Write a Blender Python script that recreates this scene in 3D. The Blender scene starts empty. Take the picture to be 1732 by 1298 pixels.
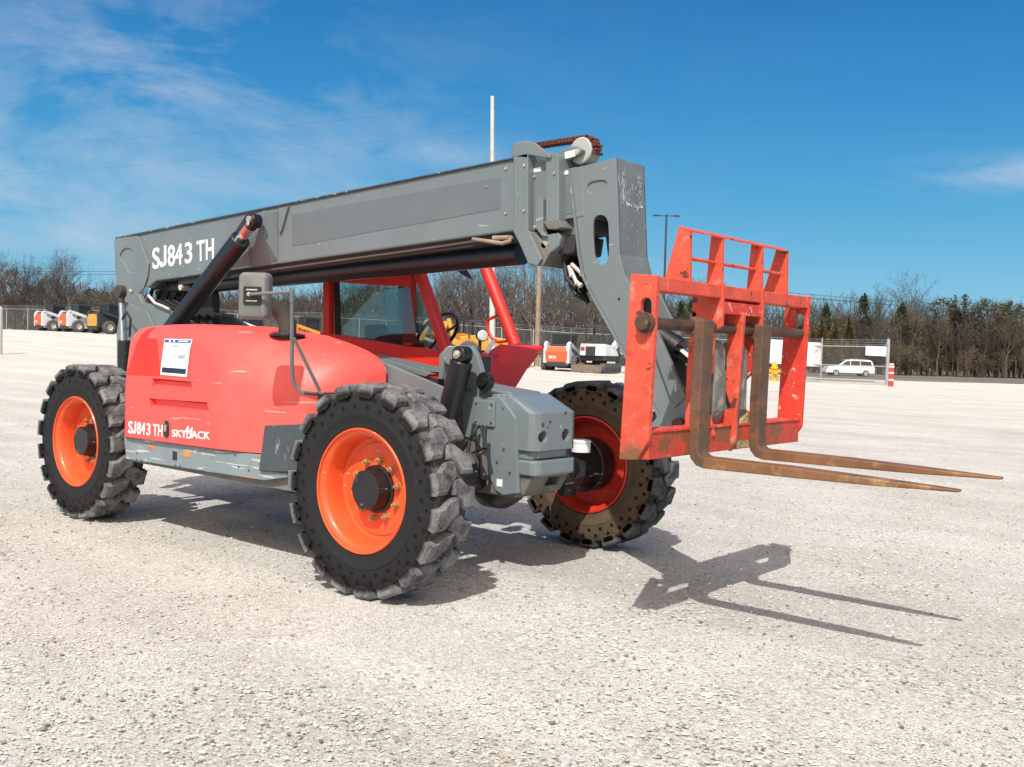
import bpy, bmesh, math, random
from mathutils import Vector, Matrix, noise
R=math.radians
sc=bpy.context.scene
# ---------------------------------------------------------------- camera
F=1667.72; CW=1732.; CX=866.; CY=649.
def cam_axes(yaw,pitch,roll):
    fw=Vector((math.cos(pitch)*math.cos(yaw),math.cos(pitch)*math.sin(yaw),math.sin(pitch)))
    rt=Vector((math.sin(yaw),-math.cos(yaw),0)); up=rt.cross(fw)
    return (rt*math.cos(roll)+up*math.sin(roll), up*math.cos(roll)-rt*math.sin(roll), fw)
CAM=Vector((4.1125,-4.7075,1.3896))
RT,UP,FW=cam_axes(R(130.6073),R(-1.98276),R(1.59513))
cd=bpy.data.cameras.new('camera'); cam=bpy.data.objects.new('camera',cd); sc.collection.objects.link(cam)
m=Matrix((RT,UP,-FW)).transposed().to_4x4(); m.translation=CAM; cam.matrix_world=m
cd.sensor_width=36; cd.lens=36*F/CW; cd.clip_end=3000; cd.clip_start=.05
sc.camera=cam
def at(px,py,ax,val):
    d=RT*((px-CX)/F)-UP*((py-CY)/F)+FW
    k='xyz'.index(ax); t=(val-CAM[k])/d[k]
    return CAM+d*t
# ---------------------------------------------------------------- sky, sun, exposure
SUN_AZ,SUN_EL=R(-62.9),R(50)
SD=Vector((math.cos(SUN_AZ)*math.cos(SUN_EL),math.sin(SUN_AZ)*math.cos(SUN_EL),math.sin(SUN_EL)))
w=bpy.data.worlds.new('World'); sc.world=w; w.use_nodes=True
nt=w.node_tree; nt.nodes.clear(); N=nt.nodes.new; Lk=nt.links.new
out=N('ShaderNodeOutputWorld'); bg=N('ShaderNodeBackground'); sky=N('ShaderNodeTexSky')
sky.sky_type='NISHITA'; sky.sun_disc=False; sky.sun_elevation=SUN_EL; sky.sun_rotation=math.atan2(SD.x,SD.y)
sky.air_density=1.0; sky.dust_density=.3; sky.ozone_density=2.2
hs=N('ShaderNodeHueSaturation'); hs.inputs['Saturation'].default_value=1.35; hs.inputs['Hue'].default_value=.485; hs.inputs['Value'].default_value=1.0
Lk(sky.outputs[0],hs.inputs['Color'])
# thin high cloud: noise on the direction vector, stretched, kept to two patches of the sky
tc=N('ShaderNodeTexCoord')
def vdir(px,py): return (RT*((px-CX)/F)-UP*((py-CY)/F)+FW).normalized()
def vmath(op,a=None,b=None):
    n=N('ShaderNodeVectorMath'); n.operation=op
    for i,v in enumerate((a,b)):
        if v is None: continue
        if hasattr(v,'is_output'): Lk(v,n.inputs[i])
        else: n.inputs[i].default_value=v
    return n
def smath(op,a,b=None,c=None,clamp=False):
    n=N('ShaderNodeMath'); n.operation=op; n.use_clamp=clamp
    for i,v in enumerate((a,b,c)):
        if v is None: continue
        if hasattr(v,'is_output'): Lk(v,n.inputs[i])
        else: n.inputs[i].default_value=v
    return n.outputs[0]
D=tc.outputs['Generated']
sx=vmath('DOT_PRODUCT',D,tuple(RT)).outputs['Value']; sy=vmath('DOT_PRODUCT',D,(0,0,1)).outputs['Value']; sz=vmath('DOT_PRODUCT',D,tuple(FW)).outputs['Value']
comb=N('ShaderNodeCombineXYZ')
Lk(smath('MULTIPLY',smath('ADD',sx,smath('MULTIPLY',sy,.5)),1.0),comb.inputs[0]); Lk(smath('MULTIPLY',sy,2.3),comb.inputs[1]); Lk(sz,comb.inputs[2])
cn=N('ShaderNodeTexNoise'); cn.inputs['Scale'].default_value=3.6; cn.inputs['Detail'].default_value=9; cn.inputs['Roughness'].default_value=.62; cn.inputs['Distortion'].default_value=.35
Lk(comb.outputs[0],cn.inputs['Vector'])
def blob(px,py,rx,ry,amp):
    d=vdir(px,py); cx_=d.dot(RT); cy_=d.z
    u=smath('DIVIDE',smath('SUBTRACT',sx,cx_),rx); v=smath('DIVIDE',smath('SUBTRACT',sy,cy_),ry)
    q=smath('ADD',smath('MULTIPLY',u,u),smath('MULTIPLY',v,v))
    return smath('MULTIPLY',smath('EXPONENT',smath('MULTIPLY',q,-1.)),amp)
tot=blob(330,110,.17,.055,.75)
for b in ((90,210,.26,.08,.42),(1700,292,.07,.014,1.7),(60,375,.2,.03,.62),(740,262,.10,.012,.5),(-300,300,.5,.2,.6)):
    tot=smath('ADD',tot,blob(*b))
cr=smath('MULTIPLY',smath('SUBTRACT',cn.outputs['Fac'],.41),4.2,clamp=True)
cf=smath('MULTIPLY',smath('MULTIPLY',cr,tot),.58,clamp=True)
# clear-day gradient by elevation, blended over the Nishita sky
el=N('ShaderNodeSeparateXYZ'); Lk(D,el.inputs[0])
gr=N('ShaderNodeValToRGB'); ge=gr.color_ramp.elements
ge[0].position=0; ge[0].color=(.30,.66,.88,1); ge[1].position=1; ge[1].color=(.010,.07,.30,1)
for p_,c_ in ((.06,(.20,.58,.86,1)),(.14,(.092,.45,.80,1)),(.24,(.042,.315,.71,1)),(.36,(.016,.188,.54,1))):
    q_=ge.new(p_); q_.color=c_
Lk(el.outputs['Z'],gr.inputs[0])
g2=vmath('SCALE',gr.outputs[0]); g2.inputs['Scale'].default_value=8.1
m0=N('ShaderNodeMixRGB'); m0.inputs[0].default_value=.85; Lk(hs.outputs[0],m0.inputs[1]); Lk(g2.outputs[0],m0.inputs[2])
mx=N('ShaderNodeMixRGB'); Lk(cf,mx.inputs[0]); Lk(m0.outputs[0],mx.inputs[1]); mx.inputs[2].default_value=(5.6,6.3,7.2,1)
# unseen warm white glow round the sun, behind the camera, added to fill shadows
sd_=vmath('DOT_PRODUCT',D,tuple(SD)).outputs['Value']
mr_=N('ShaderNodeMapRange'); mr_.interpolation_type='SMOOTHSTEP'; mr_.inputs['From Min'].default_value=.35; mr_.inputs['From Max'].default_value=.98; Lk(sd_,mr_.inputs['Value'])
mv=N('ShaderNodeMixRGB'); Lk(mr_.outputs[0],mv.inputs[0]); Lk(mx.outputs[0],mv.inputs[1]); mv.inputs[2].default_value=(15.5,13.3,10.8,1)
Lk(mv.outputs[0],bg.inputs['Color']); bg.inputs['Strength'].default_value=.105
Lk(bg.outputs[0],out.inputs[0])
sl=bpy.data.lights.new('sun','SUN'); sl.energy=4.7; sl.angle=R(.53); sl.color=(1,.96,.90)
so=bpy.data.objects.new('sun',sl); sc.collection.objects.link(so); so.rotation_euler=SD.to_track_quat('Z','Y').to_euler(); so.location=(5,-10,20)
sc.view_settings.view_transform='Standard'; sc.view_settings.look='None'; sc.view_settings.gamma=1; sc.view_settings.exposure=0.02
sc.cycles.max_bounces=6; sc.cycles.diffuse_bounces=3; sc.cycles.transparent_max_bounces=16
# ---------------------------------------------------------------- materials
MATS={}
def mat(name,col,rough=.5,metal=0.,var=.12,scale=6.,bump=0.,bscale=80.,spots=None,streak=None,coat=0.,coord='Object',low=None):
    """spots=(colour,threshold,scale,softness) patches; streak=(colour,amount,scale) thin scratches; low=(colour,z0,z1) dirt kept below a height"""
    if name in MATS: return MATS[name]
    mt=bpy.data.materials.new(name); mt.use_nodes=True; MATS[name]=mt
    t=mt.node_tree; n=t.nodes; l=t.links; b=n['Principled BSDF']
    co=n.new('ShaderNodeTexCoord').outputs[coord]
    no=n.new('ShaderNodeTexNoise'); no.inputs['Scale'].default_value=scale; no.inputs['Detail'].default_value=6; l.new(co,no.inputs['Vector'])
    mr=n.new('ShaderNodeMapRange'); mr.inputs['From Min'].default_value=.3; mr.inputs['From Max'].default_value=.7; mr.inputs['To Min'].default_value=1-var; mr.inputs['To Max'].default_value=1+var
    l.new(no.outputs['Fac'],mr.inputs['Value'])
    vm=n.new('ShaderNodeVectorMath'); vm.operation='SCALE'; vm.inputs[0].default_value=col[:3]; l.new(mr.outputs[0],vm.inputs['Scale'])
    cur=vm.outputs[0]
    def mixin(fac,c):
        nonlocal cur
        m_=n.new('ShaderNodeMixRGB'); l.new(fac,m_.inputs[0]); l.new(cur,m_.inputs[1]); m_.inputs[2].default_value=(*c[:3],1); cur=m_.outputs[0]
    if spots:
        for sp in (spots if isinstance(spots,list) else [spots]):
            c,th,s_,so_=sp
            o=n.new('ShaderNodeTexNoise'); o.inputs['Scale'].default_value=s_; o.inputs['Detail'].default_value=8; o.inputs['Roughness'].default_value=.65; l.new(co,o.inputs['Vector'])
            q=n.new('ShaderNodeMapRange'); q.inputs['From Min'].default_value=th; q.inputs['From Max'].default_value=th+so_; l.new(o.outputs['Fac'],q.inputs['Value'])
            mixin(q.outputs[0],c)
    if streak:
        for sk in (streak if isinstance(streak,list) else [streak]):
            c,am,s_=sk[:3]; st=sk[3] if len(sk)>3 else (1,1,9)
            mp=n.new('ShaderNodeMapping'); mp.inputs['Scale'].default_value=st; mp.inputs['Rotation'].default_value=(.2,.35,.1); l.new(co,mp.inputs['Vector'])
            o=n.new('ShaderNodeTexNoise'); o.inputs['Scale'].default_value=s_; o.inputs['Detail'].default_value=3; l.new(mp.outputs[0],o.inputs['Vector'])
            q=n.new('ShaderNodeMapRange'); q.inputs['From Min'].default_value=1-am; q.inputs['From Max'].default_value=1-am+.03; l.new(o.outputs['Fac'],q.inputs['Value'])
            mixin(q.outputs[0],c)
    if low:
        c,z0,z1=low
        sp_=n.new('ShaderNodeSeparateXYZ'); l.new(co,sp_.inputs[0])
        ad=n.new('ShaderNodeMath'); ad.operation='MULTIPLY_ADD'; l.new(no.outputs['Fac'],ad.inputs[0]); ad.inputs[1].default_value=-(z0-z1)*1.5; l.new(sp_.outputs['Z'],ad.inputs[2])
        q=n.new('ShaderNodeMapRange'); q.inputs['From Min'].default_value=z1+(z1-z0)*.3; q.inputs['From Max'].default_value=z0+(z1-z0)*.6; l.new(ad.outputs[0],q.inputs['Value'])
        mixin(q.outputs[0],c)
    l.new(cur,b.inputs['Base Color'])
    rr=n.new('ShaderNodeMapRange'); rr.inputs['To Min'].default_value=max(.03,rough-.09); rr.inputs['To Max'].default_value=min(1,rough+.12); l.new(no.outputs['Fac'],rr.inputs['Value']); l.new(rr.outputs[0],b.inputs['Roughness'])
    b.inputs['Metallic'].default_value=metal
    if coat: b.inputs['Coat Weight'].default_value=coat; b.inputs['Coat Roughness'].default_value=.12
    if bump:
        o=n.new('ShaderNodeTexNoise'); o.inputs['Scale'].default_value=bscale; o.inputs['Detail'].default_value=4; l.new(co,o.inputs['Vector'])
        bp_=n.new('ShaderNodeBump'); bp_.inputs['Strength'].default_value=min(1,bump); bp_.inputs['Distance'].default_value=.01; l.new(o.outputs['Fac'],bp_.inputs['Height']); l.new(bp_.outputs[0],b.inputs['Normal'])
    return mt
RUST=(.16,.055,.02); PALE=(.55,.52,.47)
gray=mat('grey_paint',(.155,.182,.190),.42,var=.06,scale=3,bump=.06,bscale=150,spots=[((.24,.26,.265),.66,3,.12)],streak=((.36,.37,.37),.30,7,(1,1,5)))
gray_worn=mat('worn_grey_paint',(.145,.165,.170),.5,var=.12,scale=6,bump=.15,bscale=90,spots=[((.40,.41,.40),.66,30,.03),((.23,.11,.07),.70,9,.03)],streak=((.45,.46,.45),.33,14,(4,4,.8)))
gray_nose=mat('nose_grey_paint',(.165,.20,.215),.32,var=.05,scale=4,bump=.08,bscale=70,spots=[((.26,.045,.03),.685,15,.015),((.55,.56,.54),.67,30,.02)],coat=.3)
gray_dirty=mat('dirty_grey_steel',(.14,.135,.125),.75,var=.25,scale=9,bump=.3,bscale=60,spots=[((.22,.10,.05),.58,8,.1)])
skirt_m=mat('scuffed_grey_skirt_paint',(.20,.245,.265),.45,var=.08,scale=5,bump=.1,spots=[((.5,.5,.48),.66,10,.03)],streak=[((.5,.52,.52),.37,5,(.6,1,9)),((.55,.2,.06),.31,3,(.4,1,8))])
decal_gray=mat('grey_cover_decal',(.125,.147,.158),.5,var=.04)
hood_m=mat('faded_red_hood_plastic',(.84,.088,.074),.48,var=.04,scale=1.5,bump=1.,bscale=2.6,spots=[((.88,.145,.125),.50,1.6,.3),((.88,.42,.38),.735,14,.02)],streak=((.88,.30,.27),.31,5,(.5,1,9)))
hood_clean=mat('unfaded_red_hood_plastic',(.80,.028,.012),.4,var=.05,scale=5)
red_m=mat('red_cab_paint',(.66,.026,.014),.48,var=.08,scale=5,coat=.06,bump=.03)
carr_m=mat('worn_orange_red_paint',(.62,.078,.040),.6,var=.2,scale=11,bump=.35,bscale=60,spots=[((.62,.22,.17),.58,9,.14),((.42,.03,.018),.62,5,.1),(RUST,.68,16,.03)],streak=((.13,.03,.02),.345,14,(1,1.6,1)),low=((.20,.075,.03),.93,1.0))
carr_rough=mat('chipped_orange_red_paint',(.60,.045,.025),.6,var=.15,scale=11,bump=.3,bscale=60,spots=[((.62,.42,.34),.585,26,.03),(RUST,.66,10,.05)])
carr_low=mat('rust_streaked_red_beam_paint',(.50,.05,.025),.65,var=.2,scale=11,bump=.35,bscale=60,spots=[((.55,.30,.24),.64,18,.04),((.20,.075,.03),.50,7,.08)])
fork_m=mat('rusty_fork_steel',(.118,.064,.042),.66,metal=.1,var=.3,scale=7,bump=.4,bscale=45,spots=[((.20,.085,.035),.50,6,.14),((.26,.21,.16),.665,16,.04)])
tip_m=mat('worn_fork_blade_steel',(.20,.095,.045),.5,metal=.2,var=.25,scale=8,bump=.2,bscale=60,spots=[((.42,.25,.11),.56,6,.15)])
bar_m=mat('brown_bar_steel',(.085,.048,.032),.6,metal=.2,var=.25,scale=10,bump=.3,spots=[((.2,.14,.06),.6,12,.08)])
moss=mat('dried_mud',(.30,.25,.12),.95,var=.35,scale=22,bump=.9,bscale=45)
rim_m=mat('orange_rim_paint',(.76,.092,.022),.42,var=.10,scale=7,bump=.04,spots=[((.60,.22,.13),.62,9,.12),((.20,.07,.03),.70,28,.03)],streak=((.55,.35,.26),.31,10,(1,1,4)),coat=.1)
rim_shaded=mat('shaded_red_rim',(.55,.035,.018),.5,var=.12,scale=9)  # far front rim: its shade is put into a darker red
black=mat('black_steel',(.012,.012,.014),.35,var=.2,scale=9,bump=.05,spots=[((.05,.05,.05),.62,18,.1)],streak=((.3,.3,.3),.32,9,(1,1,5)))
blackp=mat('black_cylinder_paint',(.011,.012,.015),.33,var=.15,scale=5,bump=.05,spots=[((.035,.037,.045),.6,25,.08)])
rubber=mat('black_rubber_hose',(.012,.012,.012),.6,var=.2)
chrome=mat('chrome_rod',(.75,.76,.78),.14,metal=1.,var=.03)
chain_m=mat('rusty_chain',(.12,.035,.022),.8,metal=.2,var=.4,scale=60,bump=.5)
sheave_m=mat('grey_sheave',(.36,.37,.33),.6,var=.12)
brass=mat('brass_lug_nut',(.56,.36,.17),.42,metal=.7,var=.2,scale=50)
white_m=mat('white_plastic',(.78,.78,.77),.5,var=.04)
decal_w=mat('white_decal',(.82,.82,.81),.45,var=.04)
hose_end=mat('galvanised_fitting',(.55,.50,.42),.4,metal=.6,var=.2,scale=40)
mirror_m=mat('grey_mirror_housing',(.16,.16,.155),.6,var=.1,scale=15,bump=.15,bscale=250)
tube_m=mat('grey_tube_paint',(.13,.135,.135),.45,var=.1)
dark_ins=mat('charcoal_interior',(.025,.025,.027),.7,var=.2)
dkgray=mat('dark_grey_flap',(.052,.066,.074),.55,var=.15,scale=6,bump=.1,spots=[((.25,.26,.25),.68,16,.04)],streak=((.25,.25,.25),.36,9,(3,3,.8)))
blue_d=mat('blue_print',(.04,.07,.42),.5,var=.03); navy_d=mat('navy_print',(.015,.02,.06),.5,var=.03)
orange_d=mat('orange_decal',(.8,.25,.03),.5,var=.05); yellow_m=mat('yellow_paint',(.70,.36,.01),.5,var=.1)
inkm=mat('grey_ink',(.30,.32,.36),.6,var=.03)
# glass
glass=bpy.data.materials.new('tinted_cab_glass'); glass.use_nodes=True
_t=glass.node_tree; _n=_t.nodes; _n.clear(); o_=_n.new('ShaderNodeOutputMaterial'); mxs=_n.new('ShaderNodeMixShader'); mxs.inputs[0].default_value=.11; tr=_n.new('ShaderNodeBsdfTransparent'); gl=_n.new('ShaderNodeBsdfGlossy'); fr=_n.new('ShaderNodeFresnel')
tr.inputs[0].default_value=(.66,.78,.77,1); gl.inputs['Roughness'].default_value=.02; fr.inputs[0].default_value=1.5
_t.links.new(tr.outputs[0],mxs.inputs[1]); _t.links.new(gl.outputs[0],mxs.inputs[2]); _t.links.new(mxs.outputs[0],o_.inputs[0])
glassd=mat('dark_vehicle_glass',(.012,.015,.017),.35,var=.1)
# tyre: black sidewall with two rings of holes, pale dust on the tread (radius from the axle, local Y)
def tyre_mat(name,side,dust,mud=None):
    mt=bpy.data.materials.new(name); mt.use_nodes=True; t=mt.node_tree; n=t.nodes; l=t.links; b=n['Principled BSDF']
    co=n.new('ShaderNodeTexCoord').outputs['Object']; sp=n.new('ShaderNodeSeparateXYZ'); l.new(co,sp.inputs[0])
    def mt_(op,a,b_=None,c=None,cl=False):
        q=n.new('ShaderNodeMath'); q.operation=op; q.use_clamp=cl
        for i,v in enumerate((a,b_,c)):
            if v is None: continue
            if hasattr(v,'is_output'): l.new(v,q.inputs[i])
            else: q.inputs[i].default_value=v
        return q.outputs[0]
    r=mt_('SQRT',mt_('ADD',mt_('MULTIPLY',sp.outputs['X'],sp.outputs['X']),mt_('MULTIPLY',sp.outputs['Z'],sp.outputs['Z'])))
    th=mt_('ARCTAN2',sp.outputs['Z'],sp.outputs['X'])
    holes=None
    for r0,ph in ((.505,0.),(.462,.5)):
        cell=mt_('SUBTRACT',mt_('FRACT',mt_('ADD',mt_('MULTIPLY',th,30/(2*math.pi)),ph+30.)),.5)
        du=mt_('MULTIPLY',cell,2*math.pi*r0/30); dv=mt_('SUBTRACT',r,r0)
        d=mt_('SQRT',mt_('ADD',mt_('MULTIPLY',du,du),mt_('MULTIPLY',dv,dv)))
        k=mt_('MULTIPLY',mt_('SUBTRACT',.0150,d),600.,cl=True)
        holes=k if holes is None else mt_('MAXIMUM',holes,k)
    no=n.new('ShaderNodeTexNoise'); no.inputs['Scale'].default_value=9; no.inputs['Detail'].default_value=9; no.inputs['Roughness'].default_value=.7; l.new(co,no.inputs['Vector'])
    nf=n.new('ShaderNodeTexNoise'); nf.inputs['Scale'].default_value=130; nf.inputs['Detail'].default_value=4; l.new(co,nf.inputs['Vector'])
    dm=mt_('MULTIPLY',mt_('SUBTRACT',r,.538),45.,cl=True)
    nm=mt_('ADD',mt_('MULTIPLY',mt_('SUBTRACT',no.outputs['Fac'],.30),2.6,cl=True),mt_('MULTIPLY',mt_('SUBTRACT',nf.outputs['Fac'],.5),1.1))
    dust_f=mt_('MULTIPLY',dm,nm,cl=True)
    m1=n.new('ShaderNodeMixRGB'); l.new(dust_f,m1.inputs[0]); m1.inputs[1].default_value=(*side,1); m1.inputs[2].default_value=(*dust,1); cur=m1.outputs[0]
    # faint pale scuffs on the sidewall
    sk=mt_('MULTIPLY',mt_('SUBTRACT',no.outputs['Fac'],.60),1.6,cl=True)
    m3=n.new('ShaderNodeMixRGB'); l.new(sk,m3.inputs[0]); l.new(cur,m3.inputs[1]); m3.inputs[2].default_value=(.12,.12,.125,1); cur=m3.outputs[0]
    if mud:
        iy=mt_('MULTIPLY',mt_('SUBTRACT',sp.outputs['Y'],.10),60.,cl=True)
        rr=mt_('MULTIPLY',mt_('SUBTRACT',.545,r),60.,cl=True)
        f=mt_('MULTIPLY',mt_('MULTIPLY',iy,rr),mt_('MULTIPLY_ADD',no.outputs['Fac'],1.2,.15,cl=True),cl=True)
        m4=n.new('ShaderNodeMixRGB'); l.new(f,m4.inputs[0]); l.new(cur,m4.inputs[1]); m4.inputs[2].default_value=(*mud,1); cur=m4.outputs[0]
    m2=n.new('ShaderNodeMixRGB'); l.new(mt_('MULTIPLY',holes,.93),m2.inputs[0]); l.new(cur,m2.inputs[1]); m2.inputs[2].default_value=(.002,.002,.002,1)
    l.new(m2.outputs[0],b.inputs['Base Color']); b.inputs['Roughness'].default_value=.78; b.inputs['Specular IOR Level'].default_value=.3
    h=mt_('SUBTRACT',mt_('MULTIPLY_ADD',nf.outputs['Fac'],.5,no.outputs['Fac']),mt_('MULTIPLY',holes,3.))
    bu=n.new('ShaderNodeBump'); bu.inputs['Strength'].default_value=.7; bu.inputs['Distance'].default_value=.008; l.new(h,bu.inputs['Height']); l.new(bu.outputs[0],b.inputs['Normal'])
    return mt
tyre_m=tyre_mat('dusty_solid_tyre_rubber',(.0145,.0145,.016),(.25,.25,.255))
tyre_mud=tyre_mat('muddy_solid_tyre_rubber',(.010,.010,.011),(.13,.13,.135),mud=(.125,.088,.052))
# ---------------------------------------------------------------- mesh tools
class MB:
    def __init__(s): s.v=[]; s.f=[]
    def add(s,vs,fs):
        o=len(s.v); s.v+=[Vector(p) for p in vs]; s.f+=[[i+o for i in f] for f in fs]; return s
    def box(s,c,d,rot=None):
        c=Vector(c); vs=[Vector((x*d[0]/2,y*d[1]/2,z*d[2]/2)) for z in(-1,1) for y in(-1,1) for x in(-1,1)]
        if rot is not None: vs=[rot@q for q in vs]
        return s.add([q+c for q in vs],[(0,2,3,1),(4,5,7,6),(0,1,5,4),(2,6,7,3),(0,4,6,2),(1,3,7,5)])
    def bb(s,x0,x1,y0,y1,z0,z1): return s.box(((x0+x1)/2,(y0+y1)/2,(z0+z1)/2),(x1-x0,y1-y0,z1-z0))
    def ext(s,pts,off):                     # polygon (3-D) swept along off
        pts=[Vector(p) for p in pts]; n=len(pts); off=Vector(off)
        nrm=Vector((0,0,0))
        for i in range(n): nrm+=pts[i].cross(pts[(i+1)%n])
        if nrm.dot(off)>0: pts=pts[::-1]
        return s.add(pts+[p+off for p in pts],[list(range(n)),list(range(2*n-1,n-1,-1))]+[(i+n,(i+1)%n+n,(i+1)%n,i) for i in range(n)])
    def xz(s,pts,y0,y1): return s.ext([(p[0],y0,p[1]) for p in pts],(0,y1-y0,0))
    def yz(s,pts,x0,x1): return s.ext([(x0,p[0],p[1]) for p in pts],(x1-x0,0,0))
    def cyl(s,a,b,r,n=20,r2=None,cap=True):
        a=Vector(a); b=Vector(b); d=(b-a).normalized(); u=d.orthogonal().normalized(); v=d.cross(u); r2=r if r2 is None else r2
        vs=[a+(u*math.cos(2*math.pi*i/n)+v*math.sin(2*math.pi*i/n))*r for i in range(n)]+[b+(u*math.cos(2*math.pi*i/n)+v*math.sin(2*math.pi*i/n))*r2 for i in range(n)]
        fs=[(i,(i+1)%n,(i+1)%n+n,i+n) for i in range(n)]
        if cap: fs+=[list(range(n-1,-1,-1)),list(range(n,2*n))]
        return s.add(vs,fs)
    def tube(s,path,r,n=8,closed=False):
        P=[Vector(p) for p in path]; m=len(P); rings=[]; up=None
        for i in range(m):
            t=(P[min(i+1,m-1)]-P[max(i-1,0)]).normalized() if not closed else (P[(i+1)%m]-P[i-1]).normalized()
            u=(t.orthogonal() if up is None else up-t*up.dot(t)).normalized(); up=u; v=t.cross(u)
            rr=r[i] if isinstance(r,(list,tuple)) else r
            rings.append([P[i]+(u*math.cos(2*math.pi*k/n)+v*math.sin(2*math.pi*k/n))*rr for k in range(n)])
        vs=[q for g in rings for q in g]; fs=[]
        for i in range(m-(0 if closed else 1)):
            j=(i+1)%m
            fs+=[(i*n+k,i*n+(k+1)%n,j*n+(k+1)%n,j*n+k) for k in range(n)]
        if not closed: fs+=[list(range(n-1,-1,-1)),[(m-1)*n+k for k in range(n)]]
        return s.add(vs,fs)
    def lathe(s,prof,n=48,axis='Y',c=(0,0,0)):     # prof: (radius, along-axis)
        c=Vector(c); vs=[]
        for r,h in prof:
            for i in range(n):
                a=2*math.pi*i/n; x,z=r*math.cos(a),r*math.sin(a)
                vs.append(c+(Vector((x,h,z)) if axis=='Y' else Vector((x,z,h)) if axis=='Z' else Vector((h,x,z))))
        fs=[(j*n+i,j*n+(i+1)%n,(j+1)*n+(i+1)%n,(j+1)*n+i) for j in range(len(prof)-1) for i in range(n)]
        return s.add(vs,fs)
    def hull(s,pts):
        bm=bmesh.new(); [bm.verts.new(p) for p in pts]; bmesh.ops.convex_hull(bm,input=bm.verts); bm.verts.index_update()
        vs=[v.co.copy() for v in bm.verts]; fs=[[v.index for v in f.verts] for f in bm.faces]; bm.free(); return s.add(vs,fs)
    def build(s,name,material,parent=None,bevel=0,smooth=False,seg=2,loc=None,fix=True,lim=35):
        me=bpy.data.meshes.new(name); me.from_pydata([tuple(v) for v in s.v],[],s.f); me.update()
        if fix:
            bm=bmesh.new(); bm.from_mesh(me); bmesh.ops.recalc_face_normals(bm,faces=bm.faces); bm.to_mesh(me); bm.free()
        me.materials.append(material)
        o=bpy.data.objects.new(name,me); sc.collection.objects.link(o)
        if smooth:
            for p in me.polygons: p.use_smooth=True
            try: me.set_sharp_from_angle(angle=R(38))
            except Exception: pass
        if bevel:
            b=o.modifiers.new('bevel','BEVEL'); b.width=bevel; b.segments=seg; b.limit_method='ANGLE'; b.angle_limit=R(lim); b.harden_normals=False
        if parent is not None: o.parent=parent
        if loc is not None: o.location=loc
        return o
def tag(o,label=None,cat=None,group=None,kind=None):
    if label: o['label']=label
    if cat: o['category']=cat
    if group: o['group']=group
    if kind: o['kind']=kind
    return o
def empty(name,loc=(0,0,0),rz=0):
    o=bpy.data.objects.new(name,None); sc.collection.objects.link(o); o.location=loc; o.rotation_euler=(0,0,rz); o.empty_display_size=.2; return o
def cut(o,*cutters):
    for mb in cutters:
        c=mb.build('cutter',gray); md=o.modifiers.new('b','BOOLEAN'); md.operation='DIFFERENCE'; md.solver='EXACT'; md.object=c
        bev=[x for x in o.modifiers if x.type=='BEVEL']
        for x in bev: x.show_viewport=False
        bpy.context.view_layer.update(); dg=bpy.context.evaluated_depsgraph_get()
        me=bpy.data.meshes.new_from_object(o.evaluated_get(dg)); o.modifiers.remove(md)
        for x in bev: x.show_viewport=True
        o.data=me; bpy.data.objects.remove(c)
    return o
def P2(y,pts): return [(q.x,q.z) for q in (at(a,b,'y',y) for a,b in pts)]
def PY(x,pts): return [(q.y,q.z) for q in (at(a,b,'x',x) for a,b in pts)]
def smooth(pts,k=2):
    for _ in range(k): pts=[q for i,p in enumerate(pts) for q in ((p[0]*.75+pts[(i+1)%len(pts)][0]*.25,p[1]*.75+pts[(i+1)%len(pts)][1]*.25),(p[0]*.25+pts[(i+1)%len(pts)][0]*.75,p[1]*.25+pts[(i+1)%len(pts)][1]*.75))]
    return pts
def arc(c,r,a0,a1,n=8): return [(c[0]+r*math.cos(R(a0+(a1-a0)*i/n)),c[1]+r*math.sin(R(a0+(a1-a0)*i/n))) for i in range(n+1)]
def stadium(c,hw,hh,n=8):          # upright rounded slot, (x,z)
    return arc((c[0],c[1]+hh-hw),hw,0,180,n)+arc((c[0],c[1]-hh+hw),hw,180,360,n)
def text(s,name,size,material,parent,M_,sx=1.,bold=.0,th=.0015,shear=0.):
    cu=bpy.data.curves.new(name,'FONT'); cu.body=s; cu.size=size; cu.extrude=th; cu.offset=bold*size; cu.resolution_u=16; cu.shear=shear
    o=bpy.data.objects.new(name,cu); sc.collection.objects.link(o); bpy.context.view_layer.update()
    me=bpy.data.meshes.new_from_object(o.evaluated_get(bpy.context.evaluated_depsgraph_get())); bpy.data.objects.remove(o)
    me.transform(M_@Matrix.Diagonal((sx,1,1,1))); me.materials.clear(); me.materials.append(material)
    q=bpy.data.objects.new(name,me); sc.collection.objects.link(q); q.parent=parent; return q
# ---------------------------------------------------------------- ground
WH=Vector((FW.x,FW.y,0)).normalized(); RH=Vector((RT.x,RT.y,0)).normalized()
def ss(a,b,x):
    t=min(1,max(0,(x-a)/(b-a))); return t*t*(3-2*t)
def interp(tab,x):
    if x<=tab[0][0]: return tab[0][1]
    for (x0,y0),(x1,y1) in zip(tab,tab[1:]):
        if x<=x1: return y0+(y1-y0)*(x-x0)/(x1-x0)
    return tab[-1][1]
def ground_z(x,y):
    v=Vector((x-CAM.x,y-CAM.y,0)); a=v.dot(WH); b=v.dot(RH)
    if a<12: return 0.
    q=b/a
    z=ss(24,80,a)*interp(((-.5,1.85),(-.3,1.65),(-.1,1.15),(.04,.62),(.16,.4),(.3,.05),(.5,0)),q)
    z-=.55*ss(58,92,a)*ss(.15,.32,q)
    z+=.05*noise.noise(Vector((x*.13,y*.13,0)))*ss(14,30,a)
    return z
def gp(px,a,dz=0):
    b=(px-CX)/F*a; p=CAM+WH*a+RH*b
    # the camera is rolled by a degree and a half: small lateral correction is negligible on the ground
    return Vector((p.x,p.y,ground_z(p.x,p.y)+dz))
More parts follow.
